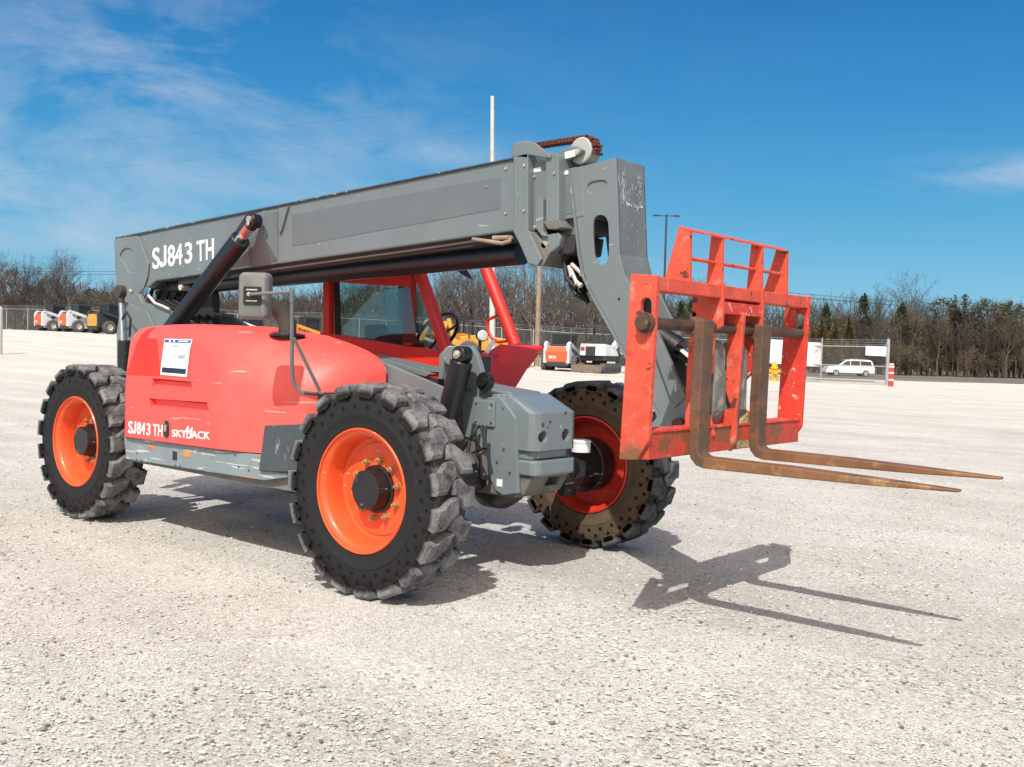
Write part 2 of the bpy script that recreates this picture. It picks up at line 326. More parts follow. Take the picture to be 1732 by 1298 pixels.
def ground_mat():
    mt=bpy.data.materials.new('crushed_limestone_gravel'); mt.use_nodes=True; t=mt.node_tree; n=t.nodes; l=t.links; b=n['Principled BSDF']
    co=n.new('ShaderNodeTexCoord').outputs['Object']
    def nz(scale,det=5,ro=.6,vec=co):
        o=n.new('ShaderNodeTexNoise'); o.inputs['Scale'].default_value=scale; o.inputs['Detail'].default_value=det; o.inputs['Roughness'].default_value=ro; l.new(vec,o.inputs['Vector']); return o
    dist=nz(40,3); mxv=n.new('ShaderNodeMixRGB'); mxv.inputs[0].default_value=.006; l.new(co,mxv.inputs[1]); l.new(dist.outputs['Color'],mxv.inputs[2])
    def vor(scale,feat='F1',out='Color'):
        v=n.new('ShaderNodeTexVoronoi'); v.feature=feat; v.inputs['Scale'].default_value=scale; l.new(mxv.outputs[0],v.inputs['Vector']); return v
    v1=vor(62); v2=vor(135); e1=vor(62,'DISTANCE_TO_EDGE')
    hsv=n.new('ShaderNodeSeparateColor'); l.new(v1.outputs['Color'],hsv.inputs[0]); hsv2=n.new('ShaderNodeSeparateColor'); l.new(v2.outputs['Color'],hsv2.inputs[0])
    ra=n.new('ShaderNodeValToRGB'); e=ra.color_ramp.elements
    e[0].position=0; e[0].color=(.16,.145,.125,1); e[1].position=1; e[1].color=(.86,.84,.80,1)
    for p_,c_ in ((.05,(.30,.27,.23,1)),(.14,(.50,.455,.385,1)),(.5,(.60,.55,.475,1)),(.85,(.72,.68,.61,1))):
        q=e.new(p_); q.color=c_
    l.new(hsv.outputs[0],ra.inputs[0])
    rb=n.new('ShaderNodeValToRGB'); e=rb.color_ramp.elements
    e[0].position=0; e[0].color=(.28,.25,.21,1); e[1].position=1; e[1].color=(.80,.76,.69,1); q=e.new(.2); q.color=(.54,.49,.42,1)
    l.new(hsv2.outputs[1],rb.inputs[0])
    big=nz(1.1,6,.65); patch=n.new('ShaderNodeMapRange'); patch.inputs['From Min'].default_value=.42; patch.inputs['From Max'].default_value=.62; l.new(big.outputs['Fac'],patch.inputs['Value'])
    m1=n.new('ShaderNodeMixRGB'); l.new(patch.outputs[0],m1.inputs[0]); l.new(rb.outputs[0],m1.inputs[1]); l.new(ra.outputs[0],m1.inputs[2])
    # warm / cool and light / dark patches over metres
    big2=nz(.35,7,.7); tint=n.new('ShaderNodeValToRGB'); e=tint.color_ramp.elements; e[0].position=.35; e[0].color=(.80,.815,.835,1); e[1].position=.65; e[1].color=(1.0,1.045,1.12,1); l.new(big2.outputs['Fac'],tint.inputs[0])
    m2=n.new('ShaderNodeMixRGB'); m2.blend_type='MULTIPLY'; m2.inputs[0].default_value=1; l.new(m1.outputs[0],m2.inputs[1]); l.new(tint.outputs[0],m2.inputs[2])
    # cream dust over the far bank on the left
    fine=nz(420,3); m3=n.new('ShaderNodeMixRGB'); m3.blend_type='MULTIPLY'; m3.inputs[0].default_value=.55; l.new(m2.outputs[0],m3.inputs[1])
    fr_=n.new('ShaderNodeMapRange'); fr_.inputs['From Min'].default_value=.3; fr_.inputs['From Max'].default_value=.7; fr_.inputs['To Min'].default_value=.65; fr_.inputs['To Max'].default_value=1.3; l.new(fine.outputs['Fac'],fr_.inputs['Value']); l.new(fr_.outputs[0],m3.inputs[2])
    # long graded streaks and a paler dusty surface on the far lot
    mp=n.new('ShaderNodeMapping'); mp.inputs['Rotation'].default_value=(0,0,R(35)); mp.inputs['Scale'].default_value=(.12,.9,1); l.new(co,mp.inputs['Vector'])
    stn=nz(1.0,6,.65,mp.outputs[0]); sr=n.new('ShaderNodeMapRange'); sr.inputs['From Min'].default_value=.35; sr.inputs['From Max'].default_value=.65; sr.inputs['To Min'].default_value=.90; sr.inputs['To Max'].default_value=1.12; l.new(stn.outputs['Fac'],sr.inputs['Value'])
    m5=n.new('ShaderNodeMixRGB'); m5.blend_type='MULTIPLY'; m5.inputs[0].default_value=1; l.new(m3.outputs[0],m5.inputs[1]); l.new(sr.outputs[0],m5.inputs[2])
    ln=n.new('ShaderNodeVectorMath'); ln.operation='LENGTH'; l.new(co,ln.inputs[0])
    la=n.new('ShaderNodeMath'); la.operation='MULTIPLY_ADD'; l.new(big2.outputs['Fac'],la.inputs[0]); la.inputs[1].default_value=10.; l.new(ln.outputs['Value'],la.inputs[2])
    lf=n.new('ShaderNodeMapRange'); lf.inputs['From Min'].default_value=16; lf.inputs['From Max'].default_value=48; lf.inputs['To Max'].default_value=.75; l.new(la.outputs[0],lf.inputs['Value'])
    cream=n.new('ShaderNodeMixRGB'); cream.blend_type='MULTIPLY'; cream.inputs[0].default_value=1; cream.inputs[1].default_value=(.60,.562,.50,1); l.new(sr.outputs[0],cream.inputs[2])
    m6=n.new('ShaderNodeMixRGB'); l.new(lf.outputs[0],m6.inputs[0]); l.new(m5.outputs[0],m6.inputs[1]); l.new(cream.outputs[0],m6.inputs[2])
    l.new(m6.outputs[0],b.inputs['Base Color']); b.inputs['Roughness'].default_value=.95
    b.inputs['Specular IOR Level'].default_value=.2
    h=n.new('ShaderNodeMath'); h.operation='MULTIPLY_ADD'; l.new(e1.outputs['Distance'],h.inputs[0]); h.inputs[1].default_value=1.6; l.new(fine.outputs['Fac'],h.inputs[2])
    h2=n.new('ShaderNodeMath'); h2.operation='MULTIPLY_ADD'; l.new(hsv.outputs[2],h2.inputs[0]); h2.inputs[1].default_value=.9; l.new(h.outputs[0],h2.inputs[2])
    bu=n.new('ShaderNodeBump'); bu.inputs['Strength'].default_value=.8; bu.inputs['Distance'].default_value=.006; l.new(h2.outputs[0],bu.inputs['Height']); l.new(bu.outputs[0],b.inputs['Normal'])
    return mt
gravel=ground_mat()
def build_ground():
    ds=[-60,-20,-6,0,2]; d=3.
    while d<26: ds.append(d); d*=1.055
    while d<130: ds.append(d); d+=2.2
    while d<1500: ds.append(d); d*=1.25
    bs=[-3,-2,-1.4,-1.0,-.8]+[-.7+.035*i for i in range(41)]+[.8,1,1.4,2,3]
    vs=[];fs=[]
    for a in ds:
        for q in bs:
            aa=max(a,8.) if a<8 else a
            p=CAM+WH*a+RH*(q*max(aa,12)); z=ground_z(p.x,p.y)
            if 3<=a<40: z+=.012*noise.noise(Vector((p.x*.9,p.y*.9,3)))
            vs.append((p.x,p.y,z))
    nb=len(bs)
    for i in range(len(ds)-1):
        for j in range(nb-1): fs.append((i*nb+j,i*nb+j+1,(i+1)*nb+j+1,(i+1)*nb+j))
    mb=MB(); mb.add(vs,fs); o=mb.build('ground',gravel,smooth=True,fix=False)
    tag(o,kind='structure')
build_ground()
def stones():
    rn=random.Random(21); vs=[];fs=[]
    V=[(1,0,0),(-1,0,0),(0,1,0),(0,-1,0),(0,0,1),(0,0,-.6),(.6,.6,.55),(-.6,.55,.5),(.5,-.65,.5)]
    FA=[(0,6,4),(6,2,4),(2,7,4),(7,1,4),(1,3,4),(3,8,4),(8,0,4),(0,2,6),(2,1,7),(3,0,8),(2,0,5),(1,2,5),(3,1,5),(0,3,5)]
    for i in range(48000):
        a=2.3+9.5*rn.random()**1.35; q=rn.uniform(-.6,.6); p=CAM+WH*a+RH*(q*a); s=min(.011,.0028+.0022*rn.expovariate(1.))
        c=math.cos(rn.random()*6.28); sn=math.sqrt(1-c*c); sx,sy,sz=s*rn.uniform(.8,1.5),s*rn.uniform(.6,1.1),s*rn.uniform(.35,.75); o=len(vs)
        if Vector((p.x,p.y+1.03)).length<.42 : continue
        for x,y,z in V:
            x=x*sx*rn.uniform(.75,1.2); y=y*sy*rn.uniform(.75,1.2); vs.append((p.x+x*c-y*sn,p.y+x*sn+y*c,.003+sz*.25+z*sz))
        fs+=[tuple(o+k for k in f) for f in FA]
    mt=bpy.data.materials.new('loose_stone'); mt.use_nodes=True; n=mt.node_tree.nodes; l=mt.node_tree.links; b=n['Principled BSDF']
    g=n.new('ShaderNodeNewGeometry'); ra=n.new('ShaderNodeValToRGB'); e=ra.color_ramp.elements; e[0].color=(.13,.12,.11,1); e[1].color=(.80,.78,.74,1)
    for p_,c_ in ((.14,(.27,.25,.22,1)),(.32,(.48,.44,.38,1)),(.85,(.64,.60,.53,1)),(.975,(.74,.72,.68,1)),(.99,(.42,.26,.14,1))):
        q_=e.new(p_); q_.color=c_
    l.new(g.outputs['Random Per Island'],ra.inputs[0]); l.new(ra.outputs[0],b.inputs['Base Color']); b.inputs['Roughness'].default_value=.9
    m_=MB(); m_.v=vs; m_.f=fs; o=m_.build('loose_stones',mt,fix=True); tag(o,'loose crushed limestone stones scattered over the yard','gravel',kind='stuff')
stones()
rnd=random.Random(7)
# ---------------------------------------------------------------- the telehandler
TH=empty('telehandler',(-1.3,0,0)); TH.matrix_world=Matrix.Translation((-1.3,0,0))
tag(TH,'grey and red four wheel telehandler with extended boom and rusty pallet forks','telehandler')
class Holder: pass
def part(mb,name,material,parent=None,**k):
    """a mesh written in world coordinates, parented with its place kept"""
    o=mb.build(name,material,**k); par(o,parent or TH); return o
def wm(o):
    m_=o.matrix_basis.copy()
    while o.parent: m_=o.parent.matrix_basis@o.matrix_parent_inverse.inverted() @ m_ if False else o.parent.matrix_basis@o.matrix_parent_inverse@m_; o=o.parent
    return m_
def par(o,parent):
    o.parent=parent; o.matrix_parent_inverse=Matrix.Translation((1.3,0,0)) if parent is TH else Matrix()
    return o
def tpart(*a,**k):   # text under a part
    return text(*a,**k)
CY0=-.02
RW=.593
# --- wheels
def lug_mb():
    mb=MB(); NL=19
    for s in (1,-1):
        for i in range(NL):
            th0=2*math.pi*(i+(.5 if s<0 else 0))/NL
            jit=random.Random(i*7+s).uniform(-.004,.004)
            poly=[(-.058,.153),(.060,.153),(.064,.105),(.110,.052),(.118,-.020),(.032,-.024),(.000,.030),(-.056,.070)]
            def P_(u,y,r): 
                a=th0+u/.57; return (r*math.cos(a),s*y,r*math.sin(a))
            cu=sum(p[0] for p in poly)/8; cy=sum(p[1] for p in poly)/8
            low=[P_(u,y,.525) for u,y in poly]
            mid=[P_(u,y,.578+jit) for u,y in poly]
            top=[P_(cu+(u-cu)*.80,cy+(y-cy)*.86,RW-.002+jit) for u,y in poly]
            n=8; vs=low+mid+top; fs=[list(range(2*n,3*n))]
            for k in range(n):
                k2=(k+1)%n; fs+=[(k,k2,n+k2,n+k),(n+k,n+k2,2*n+k2,2*n+k)]
            mb.add(vs,fs)
            # shoulder block running a little way down the sidewall
            sh=[(-.040,.1365),(.044,.1365),(.044,.153),(-.043,.153)]
            mb.add([P_(u*.93,y,.516) for u,y in sh]+[P_(u,y,.56) for u,y in sh],[(0,1,2,3),(4,5,6,7),(0,1,5,4),(1,2,6,5),(2,3,7,6),(3,0,4,7)])
    return mb
def carcass():
    pr=[(.345,.120),(.352,.137),(.365,.1395),(.398,.1395),(.402,.1425),(.430,.1425),(.434,.139),(.528,.137),(.543,.125),(.549,.10),(.549,0)]
    pr=pr+[(r,-y) for r,y in pr[-2::-1]]
    return MB().lathe(pr,96)
WHEEL={}
def make_wheel(center,steer,far=False,rear=False):
    tm=tyre_mud if far else tyre_m
    rot=Matrix.Rotation(steer+(math.pi if center[1]>0 else 0),4,'Z')@Matrix.Rotation(R(7 if rear else 0),4,'Y')
    ri=MB()
    # rim: outer lip, deep well, disc (outboard = -Y)
    prof=[(.343,-.118),(.347,-.135),(.341,-.143),(.334,-.139),(.331,-.126),(.312,-.118),(.300,-.100),(.290,-.030),(.284,.004),(.262,.012),(.258,.004),(.150,.004),(.118,-.004),(.0,-.004)]
    ri.lathe(prof,72)
    back=[(.343,-.118),(.343,.137),(.332,.141),(.326,.125),(.300,.10),(.290,.03),(.262,.018),(.15,.016),(.0,.016)]
    ri.lathe(back,72)
    if 'rim' not in WHEEL:
        o=ri.build('wheel',rim_m,smooth=True); WHEEL['rim']=o.data; 
    else:
        o=bpy.data.objects.new('wheel',WHEEL['rim']); sc.collection.objects.link(o)
    par(o,TH); o.matrix_basis=Matrix.Translation(center)@rot
    # tyre
    key='tyre'+tm.name
    if key not in WHEEL:
        mb=carcass(); L_=lug_mb(); mb.add(L_.v,L_.f); t=mb.build('tyre',tm,smooth=True,bevel=0)
        WHEEL[key]=t.data
    else:
        t=bpy.data.objects.new('tyre',WHEEL[key]); sc.collection.objects.link(t)
    t.parent=o
    if 'hub' not in WHEEL:
        hb=MB(); 
        hx=[]
        for i in range(60):
            a=2*math.pi*i/60; rr=.112+.007*max(0,math.cos(6*a))**6; hx.append((rr*math.cos(a),rr*math.sin(a)))
        n=60
        lv=[(1.03,-.004),(1.03,-.026),(1.0,-.032),(.98,-.080),(.93,-.094),(.0,-.096)]
        vs=[(x*k,h,z*k) for k,h in lv[:-1] for x,z in hx]
        fs=[(j*n+i,j*n+(i+1)%n,(j+1)*n+(i+1)%n,(j+1)*n+i) for j in range(len(lv)-2) for i in range(n)]+[list(range((len(lv)-2)*n,(len(lv)-1)*n))]
        hb.add(vs,fs); hb.lathe([(.134,.004),(.134,-.014),(.122,-.018)],48)
        h=hb.build('hub',black,smooth=True); WHEEL['hub']=h.data
        nb=MB(); nb.cyl((0,0,0),(0,-.006,0),.021,16); nb.cyl((0,-.006,0),(0,-.028,0),.0175,6); nb.cyl((0,-.026,0),(0,-.044,0),.008,10)
        u=nb.build('lug_nut',brass,bevel=.002); WHEEL['nut']=u.data; bpy.data.objects.remove(u)
    else:
        h=bpy.data.objects.new('hub',WHEEL['hub']); sc.collection.objects.link(h)
    h.parent=o
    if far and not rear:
        o.data=o.data.copy(); o.data.materials.clear(); o.data.materials.append(rim_shaded)
    for i in range(10):
        a=2*math.pi*(i+.3)/10; u=bpy.data.objects.new('lug_nut',WHEEL['nut']); sc.collection.objects.link(u); u.parent=o; u.location=(.166*math.cos(a),.004,.166*math.sin(a))
    return o
T2=1.0355
w1=make_wheel((0,-T2,RW),.052); w2=make_wheel((-3.3,-T2,RW),.023,rear=True); w3=make_wheel((0,T2,RW),.052,far=True); w4=make_wheel((-3.3,T2,RW),.023,far=True,rear=True)
tag(w1,'front wheel with clean orange rim and dusty grey tread'); tag(w3,'front wheel seen from its brown muddy inner side')
# --- axles
for X,nm in ((0,'front_axle'),(-3.3,'rear_axle')):
    mb=MB(); mb.cyl((X,-.62,RW),(X,.62,RW),.085,20); mb.lathe([(.0,-.02),(.17,-.02),(.215,.05),(.215,.16),(.17,.24),(0,.24)],28,'X',(X-.12,0,RW))
    for s in (-1,1):
        mb.cyl((X,s*.60,RW),(X,s*.86,RW),.135,24,.15); mb.lathe([(0,-.2),(.06,-.2),(.075,-.14),(.055,.13),(.075,.16),(.07,.2),(0,.2)],18,'Z',(X,s*.70,RW))
        mb.hull([(X+dx,s*y,RW+dz) for dx,y,dz in ((-.08,.56,.1),(.08,.56,.1),(-.08,.56,-.1),(.08,.56,-.1),(.06,.74,.17),(-.06,.74,.17),(.06,.74,-.17),(-.06,.74,-.17),(.16,.70,.05),(.16,.70,-.05))])
        mb.cyl((X,s*.86,RW),(X,s*1.0,RW),.19,28)
        mb.cyl((X-.20,s*.2,RW-.02),(X-.17,s*.62,RW-.02),.03,12)
    part(mb,nm,black,bevel=.006,smooth=True)
cp=at(983,752,'y',.66); mb=MB(); mb.cyl((cp.x,cp.y,cp.z-.05),(cp.x,cp.y,cp.z+.022),.064,28); mb.lathe([(.067,.0),(.067,.012),(.06,.018)],28,'Z',(cp.x,cp.y,cp.z+.014)); part(mb,'filter_cap',white_m,smooth=True)
# --- main frame (narrow box between the wheels) and nose
YN=-.22; YP=.18
fr_=MB()
a_=P2(-.36,[(655,604),(750,652)])
fr_.bb(-4.0,.32,YN,YP,.50,1.02)
part(fr_,'frame',gray_dirty,bevel=.012)
# inclined deck beside the boom
tp=[at(663,620,'y',-.42),at(747,654,'y',-.42)]
dk=MB(); x0,z0,x1,z1=tp[0].x,tp[0].z,tp[1].x,tp[1].z
sl_=(z1-z0)/(x1-x0)
ye=at(752,630,'x',x1).y
dk.hull([(x0-.5,-.42,z0-sl_*.5),(x1+.06,-.42,z1+sl_*.06),(x1+.06,ye,z1+sl_*.06),(x0-.1,-.36,z0-sl_*.1),(x0-.5,-.36,z0-sl_*.5),(x0-.5,-.42,.8),(x1+.06,-.42,.8),(x1+.06,ye,.8),(x0-.5,-.36,.8)])
part(dk,'deck_plate',gray,bevel=.010)
# side plate of the nose with the wheel cut-out
sp=P2(-.235,[(782,672),(846,672),(872,707),(876,835),(850,838),(838,830),(826,805),(820,770),(805,745),(783,738)])
sd=MB(); sd.xz(sp,-.235,-.205); part(sd,'side_plate',gray_nose,bevel=.006)
sd=MB(); sd.xz(sp,.165,.195); part(sd,'side_plate',gray_nose,bevel=.006)
cvp=P2(-.235,[(805,678),(836,678),(838,722),(805,720)]); xs=[q[0] for q in cvp]; zs=[q[1] for q in cvp]
cv=MB(); cv.bb(min(xs),max(xs),-.252,-.236,min(zs),max(zs)); cvo=part(cv,'cover_plate',gray_nose,bevel=.012,seg=3)
mb=MB()
for x in (min(xs)+.02,max(xs)-.02):
    for z in (min(zs)+.025,max(zs)-.025): mb.cyl((x,-.2525,z),(x,-.2565,z),.006,8)
part(mb,'cover_bolts',black)
# cast nose blocks: big upper block, recess, lower bumper
nf=.46
q1=at(868,700,'y',-.22); 
zt=at(905,706,'y',-.22).z; zm=at(905,762,'x',nf).z; 
xr=P2(-.225,[(866,676)])[0][0]
ztop=P2(-.225,[(866,676)])[0][1]; 
no_=MB()
zlow=.775; 
def block(z0,z1,xf,y0,y1,xb,ch=.05,top=None,tx=None):
    mb=MB(); ring=[(xb,y0),(xf-ch,y0),(xf-ch*.3,y0+ch*.3),(xf,y0+ch),(xf,y1-ch),(xf-ch*.3,y1-ch*.3),(xf-ch,y1),(xb,y1)]
    n=len(ring)
    vs=[(x,y,z0) for x,y in ring]+[(x,y,z1) for x,y in ring]
    fs=[list(range(n-1,-1,-1))]+[(i,(i+1)%n,(i+1)%n+n,i+n) for i in range(n)]
    if top:
        vs+=[(xb if x==xb else xb+(x-xb)*tx,y*.97,top) for x,y in ring]
        fs+=[(n+i,n+(i+1)%n,(i+1)%n+2*n,i+2*n) for i in range(n)]+[list(range(2*n,3*n))]
    else: fs+=[list(range(n,2*n))]
    mb.add(vs,fs); return mb
xb=.10
nb=block(.790,1.015,nf,-.225,.19,xb,.055,1.115,.42)
nose=part(nb,'nose_block',gray_nose,bevel=.028,seg=4,lim=15)
for py_,pz_ in PY(nf,[(920,740),(958,736)]):
    cut(nose,MB().cyl((nf-.10,py_-.02,pz_),(nf+.03,py_+.0,pz_),.038,24))
part(block(.735,.789,nf-.035,-.205,.17,xb,.05),'nose_recess',gray_nose,bevel=.008)
part(block(.640,.733,nf+.012,-.222,.187,xb,.05),'bumper_block',gray_nose,bevel=.014,seg=3)
lw=MB(); lw.xz([(xb,.50),(.36,.52),(.43,.638),(xb,.638)],-.20,.16); lw=part(lw,'tow_plate',gray_dirty,bevel=.01)
cut(lw,MB().cyl((.20,-.25,.575),(.20,-.12,.575),.032,20),MB().bb(.3,.5,-.03,.10,.565,.62))
st=MB(); c_=at(845,817,'y',-.236); st.bb(c_.x-.022,c_.x+.022,-.238,-.2352,c_.z-.022,c_.z+.022); stk=part(st,'small_sticker',decal_w)
# top cover lid on the nose
lid=MB(); lp=P2(-.18,[(802,664),(880,674)]); lx0,lx1=lp[0][0],lp[1][0]
lid.xz([(-.26,1.165),(.17,1.128),(.19,1.112),(.17,1.10),(-.26,1.13)],-.13,.17); part(lid,'access_lid',gray,bevel=.012)
# hydraulic hoses hanging behind the wheel cut-out
for k in range(4):
    h_=MB(); x=.0+.05*k; e_=(.05,-.02,.07,.0)[k]; h_.tube([(x,-.26-.02*k,.92),(x+.03+e_,-.36,.86-.03*k),(x+.05-e_,-.42+e_,.76),(x+.02+e_,-.36,.68-.02*k),(x-.03,-.24,.60)],.012,8); part(h_,'steering_hose',rubber,smooth=True)
for px in ((812,700),(851,690),(852,760),(862,800),(841,782)):
    c_=at(*px,'y',-.237); h_=MB(); h_.cyl((c_.x,-.241,c_.z),(c_.x,-.234,c_.z),.008,8); part(h_,'plate_bolt',dkgray)
ch=MB(); c_=at(945,700,'x',nf); ch.bb(nf-.001,nf+.0015,c_.y-.03,c_.y+.02,c_.z-.02,c_.z+.02)
for px,sz in (((957,699),.010),((931,714),.008),((918,719),.011),((926,723),.006)):
    c_=at(*px,'x',nf+.001); a0=rnd.random(); h_=MB(); h_.ext([(nf+.0012,c_.y+sz*math.cos(a0+k)*(1+.5*rnd.random()),c_.z+sz*math.sin(a0+k)*(1+.4*rnd.random())) for k in range(6)],(.0012,0,0)); part(h_,'paint_chip',mat('red_primer',(.17,.03,.02),.7))
# boom tower bracket between deck and nose with levelling cylinder
tb=P2(-.21,[(742,600),(757,585),(797,585),(806,600),(826,665),(846,672),(846,700),(740,700)])
tw=MB(); tw.xz(tb,-.21,-.17); part(tw,'cylinder_bracket',gray,bevel=.008)
tw=MB(); tw.cyl(at(765,602,'y',-.325),at(765,602,'y',-.21),.062,28); tw.hull([at(754,596,'y',-.32),at(775,590,'y',-.32),at(745,660,'y',-.24),at(800,660,'y',-.22),at(754,596,'y',-.22),at(780,590,'y',-.22)]); part(tw,'cylinder_mount',gray,bevel=.006)
ca=at(783,603,'y',-.36); cb=at(748,745,'y',-.38); dv=(cb-ca).normalized()
cy_=MB(); cy_.cyl(ca+dv*.035,cb,.070,32); cy_.cyl(ca+dv*.030,ca+dv*.07,.064,28); part(cy_,'levelling_cylinder',blackp,smooth=True,bevel=.004)
cy_=MB(); cy_.cyl(ca+Vector((0,-.045,.01)),ca+Vector((0,.035,.01)),.052,28); part(cy_,'cylinder_eye',black,smooth=True,bevel=.004)
cy_=MB(); cy_.cyl(ca+Vector((0,-.064,.01)),ca+Vector((0,-.046,.01)),.026,20); cy_.cyl(ca+Vector((0,-.070,.01)),ca+Vector((0,-.064,.01)),.014,14); part(cy_,'pin',hose_end,smooth=True,bevel=.003)
mb=MB(); hp=at(738,657,'y',-.37); mb.bb(hp.x-.035,hp.x+.04,-.40,-.34,hp.z-.07,hp.z+.06); part(mb,'valve_block',black,bevel=.006)
ph=at(823,646,'y',-.24); mb=MB(); mb.lathe([(0,-.052),(.030,-.052),(.03,-.035),(.055,-.035),(.062,-.02),(.055,.01),(0,.01)],28,'Y',ph); part(mb,'hose_roller',black,smooth=True)
ws=MB(); ws.tube([at(858,650,'y',-.05)+Vector((0,0,0)),at(880,668,'y',-.02)],.012); 
# work lamp behind the cylinder
lc=at(814,568,'y',.10); mb=MB(); mb.lathe([(0,-.03),(.036,-.03),(.041,-.02),(.03,.03),(0,.035)],24,'X',(0,0,0))
hl=mb.build('work_lamp',black,smooth=True); par(hl,TH); q=Vector((1,-.55,0)).to_track_quat('X','Z'); hl.matrix_basis=Matrix.Translation(lc)@q.to_matrix().to_4x4()@Matrix.Scale(-1,4,(1,0,0))
mb=MB(); mb.lathe([(0,0.012),(.030,.010),(.037,0)],24,'X',(0,0,0)); hg=mb.build('lens',mat('lamp_lens',(.6,.6,.58),.15,coat=.6),smooth=True); par(hg,TH); hg.matrix_basis=Matrix.Translation(lc+Vector((.026,-.014,0)))@q.to_matrix().to_4x4()
mb=MB(); mb.cyl(lc+Vector((-.01,0,-.02)),lc+Vector((-.03,.02,-.20)),.011,8); mb.bb(lc.x-.09,lc.x+.02,lc.y-.04,lc.y+.08,lc.z-.24,lc.z-.14); part(mb,'lamp_bracket',dark_ins)
# --- hood over the engine
HB=-2.655; HFx=-.60; YIN=-.45
def hood_top(x): return interp(((-2.66,1.475),(-2.2,1.50),(-1.6,1.49),(-1.2,1.448),(-.97,1.402),(-.80,1.36),(-.68,1.318),(-.60,1.285)),x)
HXC=-1.62; HYC=-.20
def hood_side(x,z):
    # flat outer panel, then a long rounded corner turning in behind the front wheel
    if x<=HXC: y=-1.15
    else:
        t=min(1,(x-HXC)/(HFx+.015-HXC)); y=-1.15+(.62)*(1-(1-t**3.1)**(1/2.2))
    return y+.04*ss(1.0,1.5,z)
def hood_bot(x):
    return interp(((-2.66,.685),(-.93,.705),(-.87,.715),(-.83,.86),(-.60,.875)),x)
def hood_rc(x): return interp(((-2.66,.13),(-1.85,.15),(-1.5,.28),(-1.15,.40),(-.8,.36),(-.6,.26)),x)
def build_hood():
    xs=[HB,HB+.010,HB+.035,HB+.075]
    x=HB+.13
    while x<-1.0: xs.append(x); x+=.05
    while x<HFx-.045: xs.append(x); x+=.02
    xs+=[HFx-.04,HFx-.03,HFx-.02,HFx-.012,HFx-.006,HFx]
    rings=[]
    for x in xs:
        din=0.
        if x<HB+.13: t=1-(x-HB)/.13; din=.055*(1-math.sqrt(max(0,1-t*t)))
        ef=0.
        if x>HFx-.12: t=(x-(HFx-.12))/.12; ef=1-math.sqrt(max(0.0,1-t*t))
        zt=hood_top(x)-din-ef*.07; zb=hood_bot(x); rc=hood_rc(x); ring=[]
        for i in range(19):
            z=zb+(zt-rc-zb)*i/18; ring.append((x,min(hood_side(x,z)+din,YIN-.002),z))
        y0=ring[-1][1]; rcy=min(rc,max(.0,YIN-y0-.0))
        for i in range(1,11):
            a=R(90*i/10); ring.append((x,y0+rcy*(1-math.cos(a)),zt-rc+rc*math.sin(a)))
        for i in range(1,6):
            t=i/5; ring.append((x,y0+rcy+(YIN-y0-rcy)*t+.0005*i,zt+.010*math.sin(math.pi*t)))
        ring.append((x,YIN+.003,zb)); rings.append(ring)
    n=len(rings[0]); vs=[p for r_ in rings for p in r_]
    fs=[(i*n+j,i*n+(j+1)%n,(i+1)*n+(j+1)%n,(i+1)*n+j) for i in range(len(rings)-1) for j in range(n)]
    fs+=[list(range(n)),list(range((len(rings)-1)*n,len(rings)*n))[::-1]]
    return MB().add(vs,fs)
hood=part(build_hood(),'engine_hood',hood_m,smooth=True)
def slot(px):      # louvre recess
    pts=P2(-1.15,px); return MB().xz(pts,-1.30,-1.112)
sa=[(256,640),(322,646),(325,658),(258,655)]; sb=[(252,674),(350,681),(354,695),(255,690)]
cut(hood,slot(sa),slot(sb)); 
for p_ in hood.data.polygons: p_.use_smooth=True
try: hood.data.set_sharp_from_angle(angle=R(32))
except Exception: pass
mb=MB()
for s_ in (sa,sb):
    pts=P2(-1.15,s_); x0=min(q[0] for q in pts); x1=max(q[0] for q in pts); z0=min(q[1] for q in pts); z1=max(q[1] for q in pts)
    mb.hull([(x0+.03,-1.113,z1-.012),(x1-.02,-1.113,z1-.012),(x0+.03,-1.130,z1-.012),(x1-.02,-1.130,z1-.012),(x0+.03,-1.113,z1-.004),(x1-.02,-1.113,z1-.004)])
    mb.hull([(x0+.01,-1.113,z0),(x1-.01,-1.113,z0),(x0+.01,-1.146,z0+.001),(x1-.01,-1.146,z0+.001),(x0+.01,-1.113,z0+.022),(x1-.01,-1.113,z0+.022)])
part(mb,'hood_louvres',hood_m,parent=None)
# unfaded patch where a reflector decal sat
up=P2(-1.15,[(233,553),(241,554),(240,573),(257,573),(270,636),(212,634),(224,585)])
# follows the hood surface 2 mm proud
def drape(poly,material,name,off=.003,nx_=14,nz_=18):
    xs=[p[0] for p in poly]; zs=[p[1] for p in poly]; x0,x1,z0,z1=min(xs),max(xs),min(zs),max(zs)
    bm=bmesh.new(); f=bm.faces.new([bm.verts.new((p[0],0,p[1])) for p in poly])
    for i in range(1,nx_):
        x=x0+(x1-x0)*i/nx_; bmesh.ops.bisect_plane(bm,geom=bm.verts[:]+bm.edges[:]+bm.faces[:],plane_co=(x,0,0),plane_no=(1,0,0))
    for i in range(1,nz_):
        z=z0+(z1-z0)*i/nz_; bmesh.ops.bisect_plane(bm,geom=bm.verts[:]+bm.edges[:]+bm.faces[:],plane_co=(0,0,z),plane_no=(0,0,1))
    for v in bm.verts:
        x,z=v.co.x,v.co.z; zt=hood_top(x)
        rc=hood_rc(x)
        din=0
        if x<HB+.13: t=1-(x-HB)/.13; din=.055*(1-math.sqrt(max(0,1-t*t)))
        zt-=din
        y=hood_side(x,min(z,zt-rc))+din
        if z>zt-rc: y+=rc-math.sqrt(max(0,rc*rc-(z-zt+rc)**2))
        v.co.y=y-off
    me=bpy.data.meshes.new(name); bm.normal_update(); bm.to_mesh(me); bm.free(); me.materials.append(material)
    o=bpy.data.objects.new(name,me); sc.collection.objects.link(o); par(o,TH); return o
